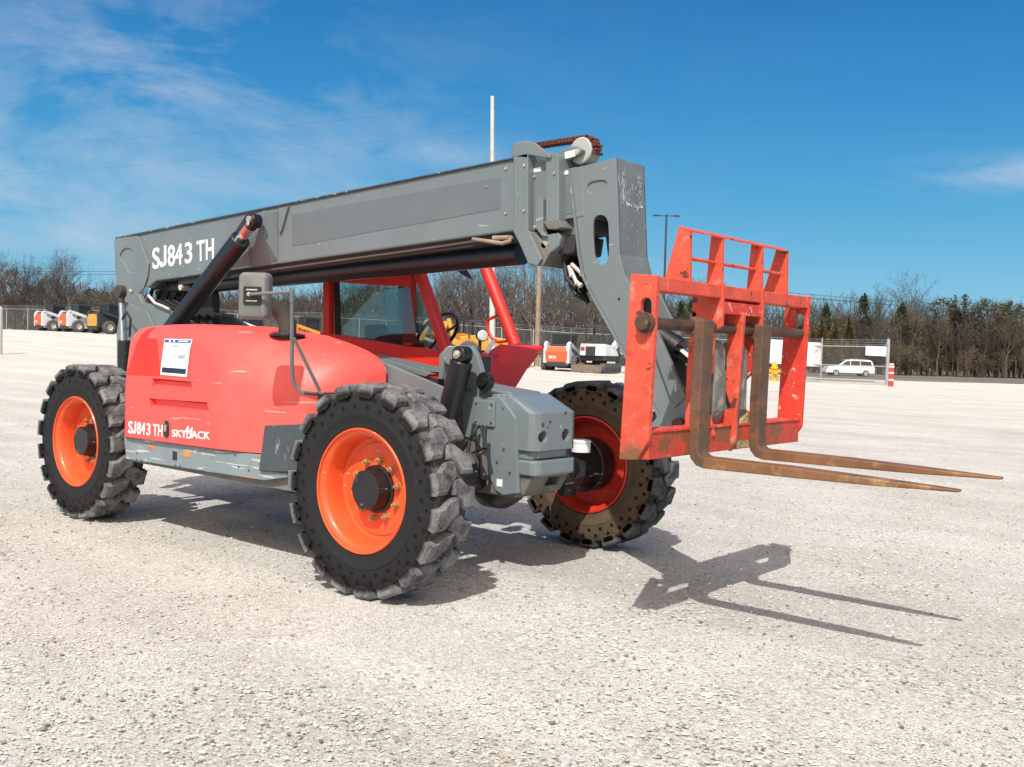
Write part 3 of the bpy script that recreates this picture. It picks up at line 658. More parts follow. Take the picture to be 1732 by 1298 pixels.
drape(up,hood_clean,'unfaded_patch')
tag(bpy.data.objects['unfaded_patch'],'brighter unfaded red patch at the rear of the hood')
# paper price sheet
sheet=P2(-1.15,[(271,573),(316,574),(315,638),(270,634)])
sh=drape([(q[0],q[1]) for q in sheet],decal_w,'paper_notice',.005,4,4)
def quad_on(poly4,u0,v0,u1,v1):       # sub-rectangle of a four-corner sheet (tl,tr,br,bl)
    tl,tr,br,bl=[Vector((p[0],p[1])) for p in poly4]
    g=lambda u,v:(tl*(1-u)+tr*u)*(1-v)+(bl*(1-u)+br*u)*v
    return [tuple(g(*q)) for q in ((u0,v0),(u1,v0),(u1,v1),(u0,v1))]
for (b_,m_) in (((.03,.02,.97,.095),blue_d),((.05,.79,.95,.93),navy_d)): drape(quad_on(sheet,*b_),m_,'printed_band',.0065,2,2)
rr=random.Random(3); mb=None
inks=[(.38,.19,.58,.215)]+[(.06+.12*i,.43,.06+.12*i+.05+.04*rr.random(),.445+.02*rr.random()) for i in range(7)]+[(.08+.1*i,.49,.08+.1*i+.04+.05*rr.random(),.505) for i in range(8)]+[(.08,.545,.36,.56),(.06,.64,.16,.655),(.24,.64,.36,.655),(.60,.46,.88,.475),(.62,.51,.9,.522),(.2,.025,.26,.09),(.36,.03,.42,.085),(.55,.045,.9,.07)]
for k_,q_ in enumerate(inks): drape(quad_on(sheet,*q_),decal_w if k_>=len(inks)-3 else inkm,'printed_line',.0075,1,1)
# model number and brand lettering on the hood
MX=Matrix(((1,0,0,0),(0,0,-1,0),(0,1,0,0),(0,0,0,1)))   # text plane XY -> XZ, facing -Y
def side_text(s,px0,px1,pxh,y,material,parent,name,bold=0.,tilt=None,shear=0.):
    """s between two baseline pixels; pxh = a pixel at the top of the first letter"""
    a=at(*px0,'y',y); b=at(*px1,'y',y); h=at(*pxh,'y',y)
    cu=bpy.data.curves.new('t','FONT'); cu.body=s; cu.size=1; cu.offset=bold; o=bpy.data.objects.new('t',cu); sc.collection.objects.link(o); bpy.context.view_layer.update(); wd=o.dimensions.x; bpy.data.objects.remove(o)
    H=(h-a).length; size=H/.73
    ang=math.atan2(b.z-a.z,b.x-a.x); sx=(b-a).length/(wd*size)
    Mx=Matrix.Translation(a)@Matrix.Rotation(-ang,4,'Y')@MX
    q=text(s,name,size,material,None,Mx,sx=sx,bold=bold,shear=shear); par(q,parent); return q
def model_text(name,x0,y0,x1,y1,h,y):
    """the model number, letter groups spaced as in the decal; baseline (x0,y0)-(x1,y1) in the side plane"""
    W=x1-x0; bl=lambda u:(x0+W*u,y0+(y1-y0)*u)
    for s_,u0,u1 in (('S',0,.118),('8',.255,.372),('4',.378,.497),('3',.525,.643),('T',.735,.862),('H',.872,1.)):
        a=bl(u0); b=bl(u1); side_text(s_,a,b,(a[0]+.2,a[1]-h),y,decal_w,TH,name,bold=.016)
    a=bl(.128); b=bl(.232); w_=b[0]-a[0]; st=w_*.36; k=(b[1]-a[1])
    pts=[(b[0]-st,b[1]-h),(b[0],b[1]-h),(b[0],b[1]-h*.17),(b[0]-w_*.18,b[1]-h*.04),(b[0]-w_*.45,b[1]),(a[0]+w_*.2,a[1]),(a[0]+w_*.02,a[1]-h*.08),(a[0],a[1]-h*.28),(a[0]+st*.9,a[1]-h*.28),(a[0]+st*1.05,a[1]-h*.17),(a[0]+w_*.5,a[1]-h*.13),(b[0]-st,b[1]-h*.2)]
    m_=MB(); m_.xz(P2(y,pts),y-.0015,y+.0015); part(m_,name,decal_w)
model_text('model_lettering',217,732.5,274,739,21,-1.1525)
lt=side_text('SKY  ACK',(291,738.8),(355,743.6),(292,726.5),-1.1525,decal_w,TH,'brand_lettering',bold=.016)
jp=P2(-1.1525,[(309,735),(318,721),(320,721),(319,731),(326,722),(325,741),(320,742.5),(315,741),(316,738.5),(320,739.5),(321.5,738),(322,730),(317,737),(315.5,737),(316,729),(312,735.5)])
mb=MB(); mb.xz(jp,-1.1545,-1.1515); part(mb,'brand_letter',decal_w)
lk=MB(); c_=at(282,726,'y',-1.15); lk.xz(stadium((c_.x,c_.z),.032,.058),-1.158,-1.146); part(lk,'hood_latch',black,bevel=.003)
lk=MB(); lk.xz(stadium((c_.x,c_.z+.006),.010,.025),-1.164,-1.158); part(lk,'latch_handle',hose_end)
# --- lower skirt, mud flap
sk=MB(); pts=P2(-1.12,[(209,739),(440,770),(441,796),(486,800),(486,808),(445,813),(213,777)])
sk.xz(pts,-1.12,-1.08); sko=part(sk,'skirt',skirt_m,bevel=.006)
mb=MB(); mb.bb(-2.6,-.62,-1.08,-.30,.50,.66); part(mb,'belly_pan',gray_dirty)
mf=MB(); fp=P2(-1.14,[(447,720),(520,718),(520,800),(437,797)])
mf.xz(fp,-1.14,-.72); part(mf,'mud_flap',dkgray,bevel=.006)
mb=MB()
for a_,b_,m_ in ((( 249,752),(263,763),decal_w),):
    pts=P2(-1.122,[a_,(b_[0],a_[1]+1),b_,(a_[0],b_[1]-1)]); mb.xz(pts,-1.1225,-1.12)
side_text('MIND',(251,758.6),(263,760.2),(251,753.5),-1.1228,orange_d,TH,'small_lettering',bold=.02)
mb=MB(); pts=P2(-1.122,[(311,764),(322,765),(322,773),(311,772)]); mb.xz(pts,-1.1235,-1.12); part(mb,'tie_down_decal',orange_d)
mb=MB(); pts=P2(-1.122,[(292,763),(299,764),(299,779),(292,778)]); mb.xz(pts,-1.1235,-1.12); part(mb,'tie_down_slot',black)
mb=MB()
for px in ((231,777),(239,779),(297,787),(305,789),(232,767),(256,784),(358,775),(404,790),(398,770),(421,796)):
    c_=at(*px,'y',-1.12); mb.cyl((c_.x,-1.124,c_.z),(c_.x,-1.119,c_.z),.007,8)
part(mb,'skirt_bolts',dkgray)
# --- exhaust stack
ex=MB(); e0=at(486,566,'y',-.80); b0=Vector((e0.x,-.80,e0.z))
path=[b0+Vector((0,0,-.05)),b0+Vector((0,0,.07)),b0+Vector((-.012,-.018,.12)),b0+Vector((-.035,-.055,.165)),b0+Vector((-.045,-.115,.185))]
ex.tube(path,.058,22); part(ex,'exhaust_pipe',mat('brown_exhaust',(.05,.04,.038),.6,var=.3),smooth=True)
mb=MB(); q_=(path[-1]-path[-2]).normalized(); mb.cyl(path[-1]+q_*.0005,path[-1]+q_*.0015,.053,20); part(mb,'exhaust_mouth',mat('pipe_mouth_dark',(.004,.004,.004),.9))  # flat black disc; the dark inside of the pipe is put in as colour
mb=MB(); mb.cyl(b0+Vector((0,0,-.012)),b0+Vector((0,0,.004)),.115,32); part(mb,'exhaust_collar',black,bevel=.002)
# --- mirror on its bent tube
YM=-1.36
mb=MB(); mp=P2(YM,[(410,463),(462,463),(462,540),(409,540)])
cx=sum(q[0] for q in mp)/4; cz=sum(q[1] for q in mp)/4; hw=.090; hh=.134
def rrect(cx,cz,hw,hh,r,n=6): return arc((cx+hw-r,cz+hh-r),r,0,90,n)+arc((cx-hw+r,cz+hh-r),r,90,180,n)+arc((cx-hw+r,cz-hh+r),r,180,270,n)+arc((cx+hw-r,cz-hh+r),r,270,360,n)
rings=[(1.,-.0),(1.0,-.045),(.93,-.068),(.80,-.078)]
vs=[];nn=None
for k,y in rings:
    ring=rrect(0,0,hw*k,hh*(1-(1-k)*.66),.032*k); nn=len(ring); vs+=[(x,y,z) for x,z in ring]
fs=[(j*nn+i,j*nn+(i+1)%nn,(j+1)*nn+(i+1)%nn,(j+1)*nn+i) for j in range(3) for i in range(nn)]+[list(range(nn)),list(range(3*nn,4*nn))]
mb.add(vs,fs); mr=mb.build('mirror',mirror_m,smooth=True); par(mr,TH); MRW=Matrix.Translation((cx,YM,cz))@Matrix.Rotation(R(34),4,'Z'); mr.matrix_basis=MRW
mg=MB(); mg.xz(rrect(0,0,hw*.92,hh*.94,.028),.0005,.004); q=mg.build('mirror_glass',chrome,parent=mr)
mg=MB(); mg.xz(rrect(.002,0,.052,.052,.008),-.088,-.078); cut_=mg.build('mirror_clamp',black,parent=mr,bevel=.003)
mg=MB(); mg.bb(-.03,.035,-.094,-.088,.028,.036); mg.bb(-.03,.035,-.094,-.088,-.034,-.028); mg.lathe([(0,-.118),(.010,-.116),(.013,-.105),(.010,-.09)],14,'Y',(-.008,0,.005)); mg.build('clamp_bolt',hose_end,parent=mr,smooth=True)
A0=MRW@Vector((-.008,-.108,.005)); A1=at(494,494,'y',-1.33); 
A2=at(493.5,620,'y',-1.30); A3=at(512,664,'y',-1.24); A4=at(548,668,'y',-1.05)
mb=MB(); mb.tube([A0,A0+(A1-A0)*.5,A1],.010,10); mb.tube([A1+Vector((0,0,.015)),A1-Vector((0,0,.06))],.014,10); part(mb,'mirror_arm',tube_m,smooth=True)
mb=MB(); path=[A1-Vector((0,0,.05)),at(494,560,'y',-1.32),A2]+[A2.lerp(at(493.5,660,'y',-1.27),t).lerp(at(493.5,660,'y',-1.27).lerp(A3,t),t) for t in (.25,.5,.75,1.)]+[A4]
mb.tube(path,.0115,10); mb.tube([at(497,572,'y',-1.32),at(541,662,'y',-1.14)],.010,10); part(mb,'mirror_post',tube_m,smooth=True)
mb=MB(); mb.bb(A4.x-.05,A4.x+.05,A4.y-.01,A4.y+.42,A4.z-.03,A4.z+.012); part(mb,'post_bracket',black,bevel=.004)
# --- boom
BY0,BY1=-.20,.16
bs=P2(BY0,[(193.5,404),(868,268.5),(868,391),(263,475.5),(250,487),(197,470)])
bm_=MB(); bm_.xz(bs,BY0,BY1); boom=part(bm_,'outer_boom',gray,bevel=.012)
tb_=P2(BY0-.012,[(195,402),(868,266.5),(868,268.8),(195,404.6)]); mb=MB(); mb.xz(tb_,BY0-.014,BY1+.014); part(mb,'top_flange',dkgray)
# rear cheek plate with pressed pocket
rc_=P2(BY0-.014,[(193,408),(198,403.5),(231,399),(235,402),(252,446),(249,470),(243,488),(232,500),(224,512),(212,512),(205,497),(196,482)])
mb=MB(); mb.xz(rc_,BY0-.016,BY0-.001); chk=part(mb,'rear_cheek_plate',gray,bevel=.005)
pk=P2(BY0-.014,[(202,432),(209,420),(222,420),(226,428),(233,452),(229,462),(216,462),(212,445),(203,440)])
pk=smooth(pk,1)
cut(chk,MB().xz(pk,BY0-.03,BY0-.004))
mb=MB(); mb.xz([(2*0+q[0],q[1]) for q in rc_],BY1+.001,BY1+.016); part(mb,'rear_cheek_plate',gray,bevel=.005)
# darker rectangular cover decal on the boom side
dd=P2(BY0-.002,[(493.5,363),(846,300),(846,353.5),(493.5,417)]); mb=MB(); mb.xz(dd,BY0-.0022,BY0-.0003); part(mb,'boom_panel_decal',decal_gray)
model_text('boom_lettering',257.5,455,360.5,437.5,35.5,BY0-.0018)
# cylinder gusset on the boom side
g=[at(471,357,'y',BY0),at(471,443,'y',BY0),at(385,455,'y',BY0),at(432,362,'y',BY0),at(428,364,'y',-.305),at(447,357,'y',-.305),at(447,402,'y',-.305),at(432,392,'y',-.305)]
mb=MB(); mb.hull(g); part(mb,'cylinder_gusset',gray,bevel=.005)
mb=MB(); mb.xz(P2(BY0-.01,[(418,363),(440,358),(440,380),(420,402),(400,430),(385,456),(348,459),(372,428),(399,392)]),BY0-.018,BY0-.0005); part(mb,'gusset_recess_shade',dark_ins)  # raised charcoal strip; the shade of the recess is put in as colour
mb=MB(); mb.xz(P2(BY0-.02,[(471,353),(487,349),(475,392),(471,393)]),BY0-.022,BY0-.0005); part(mb,'gusset_flange',gray,bevel=.004)
# lift cylinder
c1=at(431,374,'y',-.39); c0=at(285,565,'y',-.39); dv=(c0-c1).normalized()
cs=at(408,402,'y',-.39)
mb=MB(); mb.cyl(c1+dv*(cs-c1).length*1.05,c0+dv*.3,.0755,36); part(mb,'lift_cylinder',blackp,smooth=True,bevel=.005)
mb=MB(); mb.cyl(c1+dv*.03,cs+dv*.05,.040,28); part(mb,'lift_rod',chrome,smooth=True)
mb=MB(); mb.cyl(c1+dv*.075+Vector((.004,-.012,.0)),c1+dv*.155+Vector((.004,-.012,0)),.0315,20); part(mb,'rod_reflection',mat('red_reflection_tint',(.42,.12,.10),.4),smooth=True)  # reddish reflection on the rod, put in as a tinted sleeve
mb=MB(); mb.cyl(c1+Vector((0,-.045,0)),c1+Vector((0,.035,0)),.052,28); mb.cyl(c1-dv*.0,c1+dv*.07,.045,20); part(mb,'rod_eye',black,smooth=True,bevel=.006)
mb=MB(); mb.cyl(c1+Vector((0,-.058,.006)),c1+Vector((0,.03,.006)),.026,20); mb.lathe([(0,-.07),(.012,-.068),(.016,-.058)],14,'Y',c1+Vector((-.002,0,-.03))); part(mb,'pin',hose_end,smooth=True)
# boom underside: long black hydraulic tube and hose tray
u0=at(352,482,'y',-.02); u1=at(884,428,'y',-.02)
u0=at(230,478,'y',-.02); d_=(at(884,428,'y',-.02)-at(360,480,'y',-.02)).normalized(); u1=at(884,428,'y',-.02); u0=u1-d_*4.0
mb=MB(); mb.cyl(u0,u1,.075,28); part(mb,'extension_cylinder',blackp,smooth=True)
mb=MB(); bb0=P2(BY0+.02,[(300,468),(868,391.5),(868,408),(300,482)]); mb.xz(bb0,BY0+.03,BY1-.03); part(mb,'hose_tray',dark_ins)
mb=MB()
for k,(y,o) in enumerate(((-.175,.0),(-.155,-.02),(-.13,-.045))):
    pp=[at(q,w_+o*60,'y',y) for q,w_ in ((420,462),(560,443),(700,424),(800,409),(845,407))]; mb.tube(pp,.009,8)
part(mb,'steel_pipes',mat('brown_pipe',(.10,.065,.055),.6),smooth=True)
mb=MB()
mb.tube([at(800,405,'y',-.19),at(850,412,'y',-.20),at(862,408,'y',-.20),at(866,400,'y',-.19)],.013,10); mb.tube([at(835,403,'y',-.19),at(862,402,'y',-.2)],.015,10); part(mb,'pipe_fittings',mat('tan_fitting',(.30,.22,.17),.6,var=.3),smooth=True)
# collars and inner boom sections
def plate(px,y0,y1,name,m_=gray,bev=.005,yr=None): 
    mb=MB(); mb.xz(P2(y0 if yr is None else yr,px),y0,y1); return part(mb,name,m_,bevel=bev)
plate([(868,264),(893,259),(893,391),(868,394)],-.245,.205,'boom_collar')
plate([(868,250),(874,243),(887,238.5),(903,241),(930,262),(930,268),(893,262),(893,268),(868,266)],-.245,-.225,'collar_ear')
plate([(868,250),(874,243),(887,238.5),(903,241),(930,262),(930,268),(893,262),(893,268),(868,266)],.185,.205,'collar_ear',yr=.205)
plate([(868,392),(894,390),(916,438),(908,450),(893,446),(882,420)],-.245,-.225,'collar_foot')
plate([(893,390),(905,395),(932,425),(918,450),(895,448)],-.225,.18,'collar_foot',gray_dirty)
plate([(893,277),(926,271),(926,386),(893,390)],-.190,.150,'middle_boom')
plate([(923,259),(929,257),(945,262),(945,373),(923,377)],-.228,.188,'middle_collar')
plate([(906,345),(912,336),(918,336),(918,392),(924,400),(916,400),(906,386)],-.235,-.19,'collar_rib')
plate([(918,375),(945,372),(952,385),(940,388),(926,388)],-.228,.188,'collar_rib',gray_dirty)
plate([(944,290),(972,283),(985,283),(988,366),(944,373)],-.168,.128,'inner_boom')
plate([(952,312),(969,308),(974,360),(952,364)],-.1705,-.168,'boom_panel_decal',decal_gray,0)
plate([(945,372),(990,366),(1000,392),(950,402)],-.13,.09,'inner_boom_shoe',gray_dirty)
mb=MB(); mb.xz(P2(-.2,[(917,400),(946,393),(950,402),(946,418),(934,428),(922,426),(915,414)]),-.21,.17); part(mb,'pin_boss',gray,bevel=.01)
c_=at(922,414,'y',-.215); mb=MB(); mb.cyl((c_.x,-.225,c_.z),(c_.x,-.2,c_.z),.022,20); part(mb,'pin',hose_end,smooth=True)
c_=at(921.5,414,'y',-.212); 
mb=MB(); mb.xz(P2(-.16,[(955,402),(975,396),(970,428),(958,431),(940,428)]),-.16,.12); part(mb,'shoe_block',dark_ins,bevel=.01)
mb=MB()
for px,y in (((856.5,285.5),BY0),((856,361),BY0),((887.5,280),-.245),((887,356.5),-.245),((905,299),-.19),((938,293),-.228),((905,384),-.235),((823,316),BY0)):
    c_=at(*px,'y',y); mb.cyl((c_.x,y-.008,c_.z),(c_.x,y+.005,c_.z),.009 if px[0]!=823 else .006,12)
part(mb,'pad_bolts',hose_end)
for px in ([(903,285),(915,283),(915,290),(903,292)],[(950,290.5),(963,288),(963,294.5),(950,297)]):
    mb=MB(); y=-.1915 if px[0][0]<920 else -.1705; mb.xz(P2(y,px),y-.001,y+.001); part(mb,'small_sticker',decal_w)
# chain sheave on top of the boom
shc=at(985,256,'y',-.10); 
mb=MB(); mb.lathe([(0,-.022),(.072,-.022),(.078,-.015),(.070,0),(.070,.06),(.078,.072),(0,.08)],36,'Y',shc); part(mb,'chain_sheave',sheave_m,smooth=True)
mb=MB()
rch=.083
pth=[at(905,248,'y',-.05),at(935,243,'y',-.05)]+[Vector((shc.x+rch*math.sin(R(a)),-.065,shc.z+rch*math.cos(R(a)))) for a in (-18,-5,10,25,40,55,70,85,100,115)]
mb2=MB(); L_=0
rs=[]
for i in range(len(pth)-1):
    d=pth[i+1]-pth[i]; n_=max(1,int(d.length/.013))
    for k in range(n_): rs.append((pth[i]+d*(k/n_),d.normalized()))
for i,(c,d) in enumerate(rs):
    ry=Matrix.Rotation(-math.atan2(d.z,d.x),3,'Y')
    mb2.box(c,(.0155,.055 if i%2 else .072,.022 if i%2 else .028),ry)
part(mb2,'chain',chain_m)
mb=MB(); mb.xz(P2(-.135,[(945,262),(960,252),(978,248),(990,255),(985,262),(965,272),(952,273)]),-.165,-.125); part(mb,'sheave_bracket',gray,bevel=.008)
mb=MB(); mb.xz(P2(-.166,[(955,258),(973,253),(974,264),(956,269)]),-.1665,-.165); part(mb,'small_sticker',decal_w)
mb=MB(); mb.bb(at(950,275,'y',0).x,at(978,270,'y',0).x,-.12,.1,at(960,285,'y',-.1).z-.02,at(960,268,'y',-.1).z); part(mb,'sheave_base',gray_dirty,bevel=.005)
c_=at(977,257,'y',-.166); mb=MB(); mb.cyl((c_.x,-.175,c_.z),(c_.x,-.15,c_.z),.016,16); part(mb,'pin',sheave_m,smooth=True)
# --- gooseneck head: two side plates, front plate, back flange
HY0,HY1=-.164,.124
fe=[(1042,267),(1048,430),(1057,466),(1112,577),(1160,678),(1172,700)]      # front edge, pixels on the near plate
be=[(966,286),(982,430),(990,470),(1004,500),(1110,690),(1128,724)]
F2=P2(HY0,fe); B2=P2(HY0,be)
outl=F2+[P2(HY0,[(1165,722)])[0]]+B2[::-1]
sl1=smooth(P2(HY0,[(1002,380),(1006,366),(1018,363),(1027,370),(1029.5,386),(1030,432),(1025,446),(1017,449),(1008,442),(1004,426)]))
nr=MB(); nr.xz(outl,HY0,HY0+.016); hd=part(nr,'gooseneck_side',gray,bevel=.003)
ov=P2(HY0,[(992,318),(996,309),(1005,306),(1020,304),(1027,308),(1026,315),(1021,322),(1005,328),(996,328)])
ov=smooth(ov)
cut(hd,MB().xz(sl1,HY0-.05,HY0+.05),MB().xz(ov,HY0-.05,HY0+.010))
nr=MB(); nr.xz(outl,HY1-.016,HY1); hd2=part(nr,'gooseneck_side',gray,bevel=.003); cut(hd2,MB().xz(sl1,HY1-.05,HY1+.05))
def strip(line,y0,y1,th,side=-1):
    mb=MB(); L=[Vector((q[0],0,q[1])) for q in line]; offs=[]
    for i,p in enumerate(L):
        t=(L[min(i+1,len(L)-1)]-L[max(0,i-1)]).normalized(); offs.append(Vector((t.z,0,-t.x))*th*side)
    vs=[]
    for p,o in zip(L,offs): vs+=[(p.x,y0,p.z),(p.x,y1,p.z),(p.x+o.x,y1,p.z+o.z),(p.x+o.x,y0,p.z+o.z)]
    fs=[(0,1,2,3),tuple(4*(len(L)-1)+k for k in (3,2,1,0))]
    for i in range(len(L)-1): fs+=[(4*i+k,4*i+(k+1)%4,4*i+4+(k+1)%4,4*i+4+k) for k in range(4)]
    return mb.add(vs,fs)
part(strip(F2[:3],HY0+.004,HY1-.004,.014,1),'gooseneck_front',gray_worn,bevel=.002)
e3=tuple(Vector(F2[2]).lerp(Vector(F2[3]),.22)); part(strip([F2[2],e3],HY0+.016,HY1-.016,.012,1),'gooseneck_front',gray_worn)
part(strip([(q[0]-.0005,q[1]) for q in B2],HY0-.012,HY0+.03,.014,1),'gooseneck_flange',gray_worn,bevel=.002)
part(strip(B2[2:],HY0+.03,HY1,.014,1),'gooseneck_back',dkgray)
tpz=F2[0][1]; mb=MB(); mb.xz([(B2[0][0],B2[0][1]),(F2[0][0],F2[0][1]),(F2[0][0],F2[0][1]-.012),(B2[0][0],B2[0][1]-.012)],HY0+.016,HY1-.016); part(mb,'gooseneck_top',gray)
c_=at(1047,506,'y',HY0); mb=MB(); 
for px in ((1047,506),(1122,706)): c_=at(*px,'y',HY0); mb.cyl((c_.x,HY0-.001,c_.z),(c_.x,HY0+.002,c_.z),.008,10)
part(mb,'bolt_holes',black)
rs_=random.Random(9); mb=MB()
for i in range(120):
    k=rs_.random()
    if k<.42: px,py=1055+rs_.gauss(0,3.5),rs_.uniform(284,345)
    elif k<.62: t=rs_.random(); px,py=1059+28*t,345+7*t+rs_.gauss(0,1.2)
    elif k<.82: px,py=1082+rs_.gauss(0,2),rs_.uniform(296,352)
    else: px,py=1066+rs_.gauss(0,9),rs_.uniform(300,450)
    xf_=F2[0][0]+(F2[1][0]-F2[0][0])*(py-267)/163.; q=at(px,py,'x',xf_+.0005)
    if not(HY0+.008<q.y<HY1-.008): continue
    h_=rs_.uniform(.004,.022)*(.5 if .42<k<.62 else 1); w_=rs_.uniform(.0012,.0035)*(2.5 if .42<k<.62 else 1); j=rs_.gauss(0,.25)*h_
    dx_=(F2[1][0]-F2[0][0])/(F2[1][1]-F2[0][1])
    mb.add([(q.x+.0006,q.y-w_,q.z),(q.x+.0006+dx_*h_,q.y+j,q.z+h_),(q.x+.0006,q.y+w_,q.z),(q.x+.0006-dx_*h_,q.y-j,q.z-h_)],[(0,1,2,3)])
part(mb,'scratched_paint',mat('bare_scratch',(.55,.56,.55),.6),fix=False)
# outer inclined brace seen below the plate
mb=MB(); mb.xz(P2(HY0-.03,[(1093,560),(1110,560),(1160,672),(1140,690)]),HY0-.03,HY0-.0005); part(mb,'gooseneck_rib',gray_worn,bevel=.003)
# tilt cylinder through the gooseneck
t0=at(978,475,'y',CY0); t1=at(1150,590,'y',CY0)
t0=at(965,450,'y',0.02); t1=at(1147,592,'y',0.02); d=(t1-t0).normalized()
mb=MB(); mb.cyl(t0,t1,.062,28); mb.cyl(t1-d*.05,t1+d*.01,.070,28); part(mb,'tilt_cylinder',blackp,smooth=True,bevel=.004)
mb=MB(); mb.cyl(t1,t1+d*.28,.030,22); part(mb,'tilt_rod',chrome,smooth=True)
mb=MB(); rr=random.Random(5)
for k in range(5):
    a=at(968+3*k,425,'y',-.02+.02*k); b=at(975+5*k,500+3*k,'y',-.10+.02*k); mid=(a+b)/2+Vector((-.07+.01*k,-.02,-.02))
    mb.tube([a.lerp(mid,t).lerp(mid.lerp(b,t),t) for t in [i/8 for i in range(9)]],.013,8)
mb.tube([at(975,405,'y',-.08),at(955,440,'y',-.1),at(958,470,'y',-.12),at(975,488,'y',-.1)],.016,8)
part(mb,'hoses',rubber,smooth=True)
mb=MB()
for a,b in (((967,447),(984,463)),((984,463),(992,470)),((965,455),(975,478)),((975,478),(981,482)),((962,450),(966,465))):
    mb.cyl(at(*a,'y',-.12),at(*b,'y',-.12),.012,10); mb.cyl(at(*b,'y',-.12),at(b[0]+2,b[1]+2,'y',-.12),.017,6)
part(mb,'hose_fittings',mat('pale_fitting',(.62,.56,.50),.45,metal=.3),smooth=True)
# --- rear tower and slave cylinder
tw=P2(-.30,[(197,560),(203,522),(222,508),(226,497),(234,497),(240,512),(256,516),(300,531),(345,560),(345,640),(197,640)])
mb=MB(); mb.xz(tw,-.30,-.255); part(mb,'tower_plate',gray,bevel=.008)
mb=MB(); mb.xz(tw,.215,.26); part(mb,'tower_plate',gray,bevel=.008)
mb=MB(); mb.xz(P2(-.31,[(210,560),(213,524),(219,513),(250,527),(262,553),(262,600),(210,600)]),-.318,-.3005); part(mb,'tower_panel',gray,bevel=.006)
mb=MB(); c_=at(222,488,'y',-.30); mb.cyl((c_.x,-.322,c_.z-.03),(c_.x,-.29,c_.z-.03),.022,24); part(mb,'boom_pivot_pin',hose_end,smooth=True,bevel=.004)
s1=at(204,492,'y',-.36); s0=at(211,640,'y',-.36)
mb=MB(); mb.cyl(s1,s0,.022,20); part(mb,'slave_rod',chrome,smooth=True)
mb=MB(); dn=(s0-s1).normalized(); mb.cyl(s1+dn*.0,s1+dn*.11,.03,20); mb.cyl(s1+Vector((0,-.03,-.01)),s1+Vector((0,.03,-.01)),.058,24); part(mb,'slave_cylinder_eye',mat('brown_casting',(.05,.045,.038),.6,var=.3),smooth=True,bevel=.004)
mb=MB(); sb_=at(204,576,'y',-.40); mb.cyl((sb_.x,-.36,sb_.z),(sb_.x+.02,-.36,sb_.z-.6),.062,24); part(mb,'slave_cylinder',black,smooth=True,bevel=.004)
mb2=MB()
for k in range(7):
    mb2=MB(); x0=258+k*14; a=at(x0,490,'y',-.12+.02*k); b=at(x0+22,520+2*k,'y',-.12+.03*k); mid=at(x0-6,508,'y',-.12+.02*k)
    top=at(x0+25,480,'y',-.1+.02*k)
    pts=[top,a,mid,b,at(x0+50,535,'y',-.05)]
    sm=[pts[0]]
    for i in range(len(pts)-1):
        for t in (.33,.66,1.): sm.append(pts[i].lerp(pts[i+1],t))
    mb2.tube(sm,.017,8); part(mb2,'hose',rubber,smooth=True)
mb2=MB(); mb2.tube([at(207,540,'y',-.38),at(214,528,'y',-.40),at(221,540,'y',-.40),at(219,570,'y',-.40)],.010,8)
part(mb2,'hose',rubber,smooth=True)
mb=MB(); pb=P2(-.1,[(248,492),(340,478),(345,500),(345,560),(262,552)]); mb.xz(pb,-.02,.05); part(mb,'tower_bulkhead',dark_ins)
mb=MB(); c_=at(310,486,'y',-.14); mb.cyl((c_.x,-.17,c_.z),(c_.x,-.03,c_.z),.03,20); part(mb,'guide_roller',mat('cream_roller',(.5,.47,.4),.6),smooth=True)
mb=MB(); mb.tube([at(251,500,'y',-.32),at(262,535-22,'y',-.32),at(275,525-7,'y',-.32),at(287,524,'y',-.32)],.012,8); part(mb,'hose_sleeve',mat('white_hose',(.5,.5,.48),.5),smooth=True)
# --- cab on the far side
c=lambda px,y:at(px[0],px[1],'y',y)
CYN,CYF=.36,1.16
def beam(pts,y0,y1,name,m_=red_m,bev=.01,yr=None): return plate(pts,y0,y1,name,m_,bev,yr)
# near-side cage: rear post, sill, door post, screen post
mb=MB()
def bar3(mb,a,b,wd,dp):            # rectangular bar a->b, wd along X-ish, dp along Y
    a=Vector(a);b=Vector(b); d=(b-a).normalized(); s=Vector((0,1,0)); u=s.cross(d).normalized()
    vs=[p+u*i*wd/2+s*j*dp/2 for p in (a,b) for i,j in ((-1,-1),(1,-1),(1,1),(-1,1))]
    return mb.add(vs,[(0,1,2,3),(7,6,5,4),(0,4,5,1),(1,5,6,2),(2,6,7,3),(3,7,4,0)])
cabp=Holder()
R0b=c((556,578),CYN); R0t=c((556,470),CYN); 
ZR=2.30
R0t=R0b+(R0t-R0b)*((ZR-R0b.z)/(R0t.z-R0b.z))
bar3(mb,R0b,R0t,.075,.07); part(mb,'cab_post',red_m,bevel=.012); mb=MB()
Mb=c((693,585),CYN); Mt=c((672,460),CYN); Mt=Mb+(Mt-Mb)*((ZR-Mb.z)/(Mt.z-Mb.z)); Mt.x=Mb.x-.02
bar3(mb,Mb,Mt,.085,.06); part(mb,'cab_post',red_m,bevel=.012); mb=MB()
Ab=c((766,625),CYN); At=c((708,455),CYN); bar3(mb,Ab,At+(At-Ab)*.55,.075,.07)
AtN=At+(At-Ab)*.55
cage=part(mb,'cab_post',red_m,bevel=.012)
mb=MB(); FA=c((872,585),CYF); FB=c((822,455),CYF); 
FB=FA+(FB-FA)*1.0; bar3(mb,FA,FB,.085,.07); AtF=Vector((AtN.x,CYF,AtN.z))
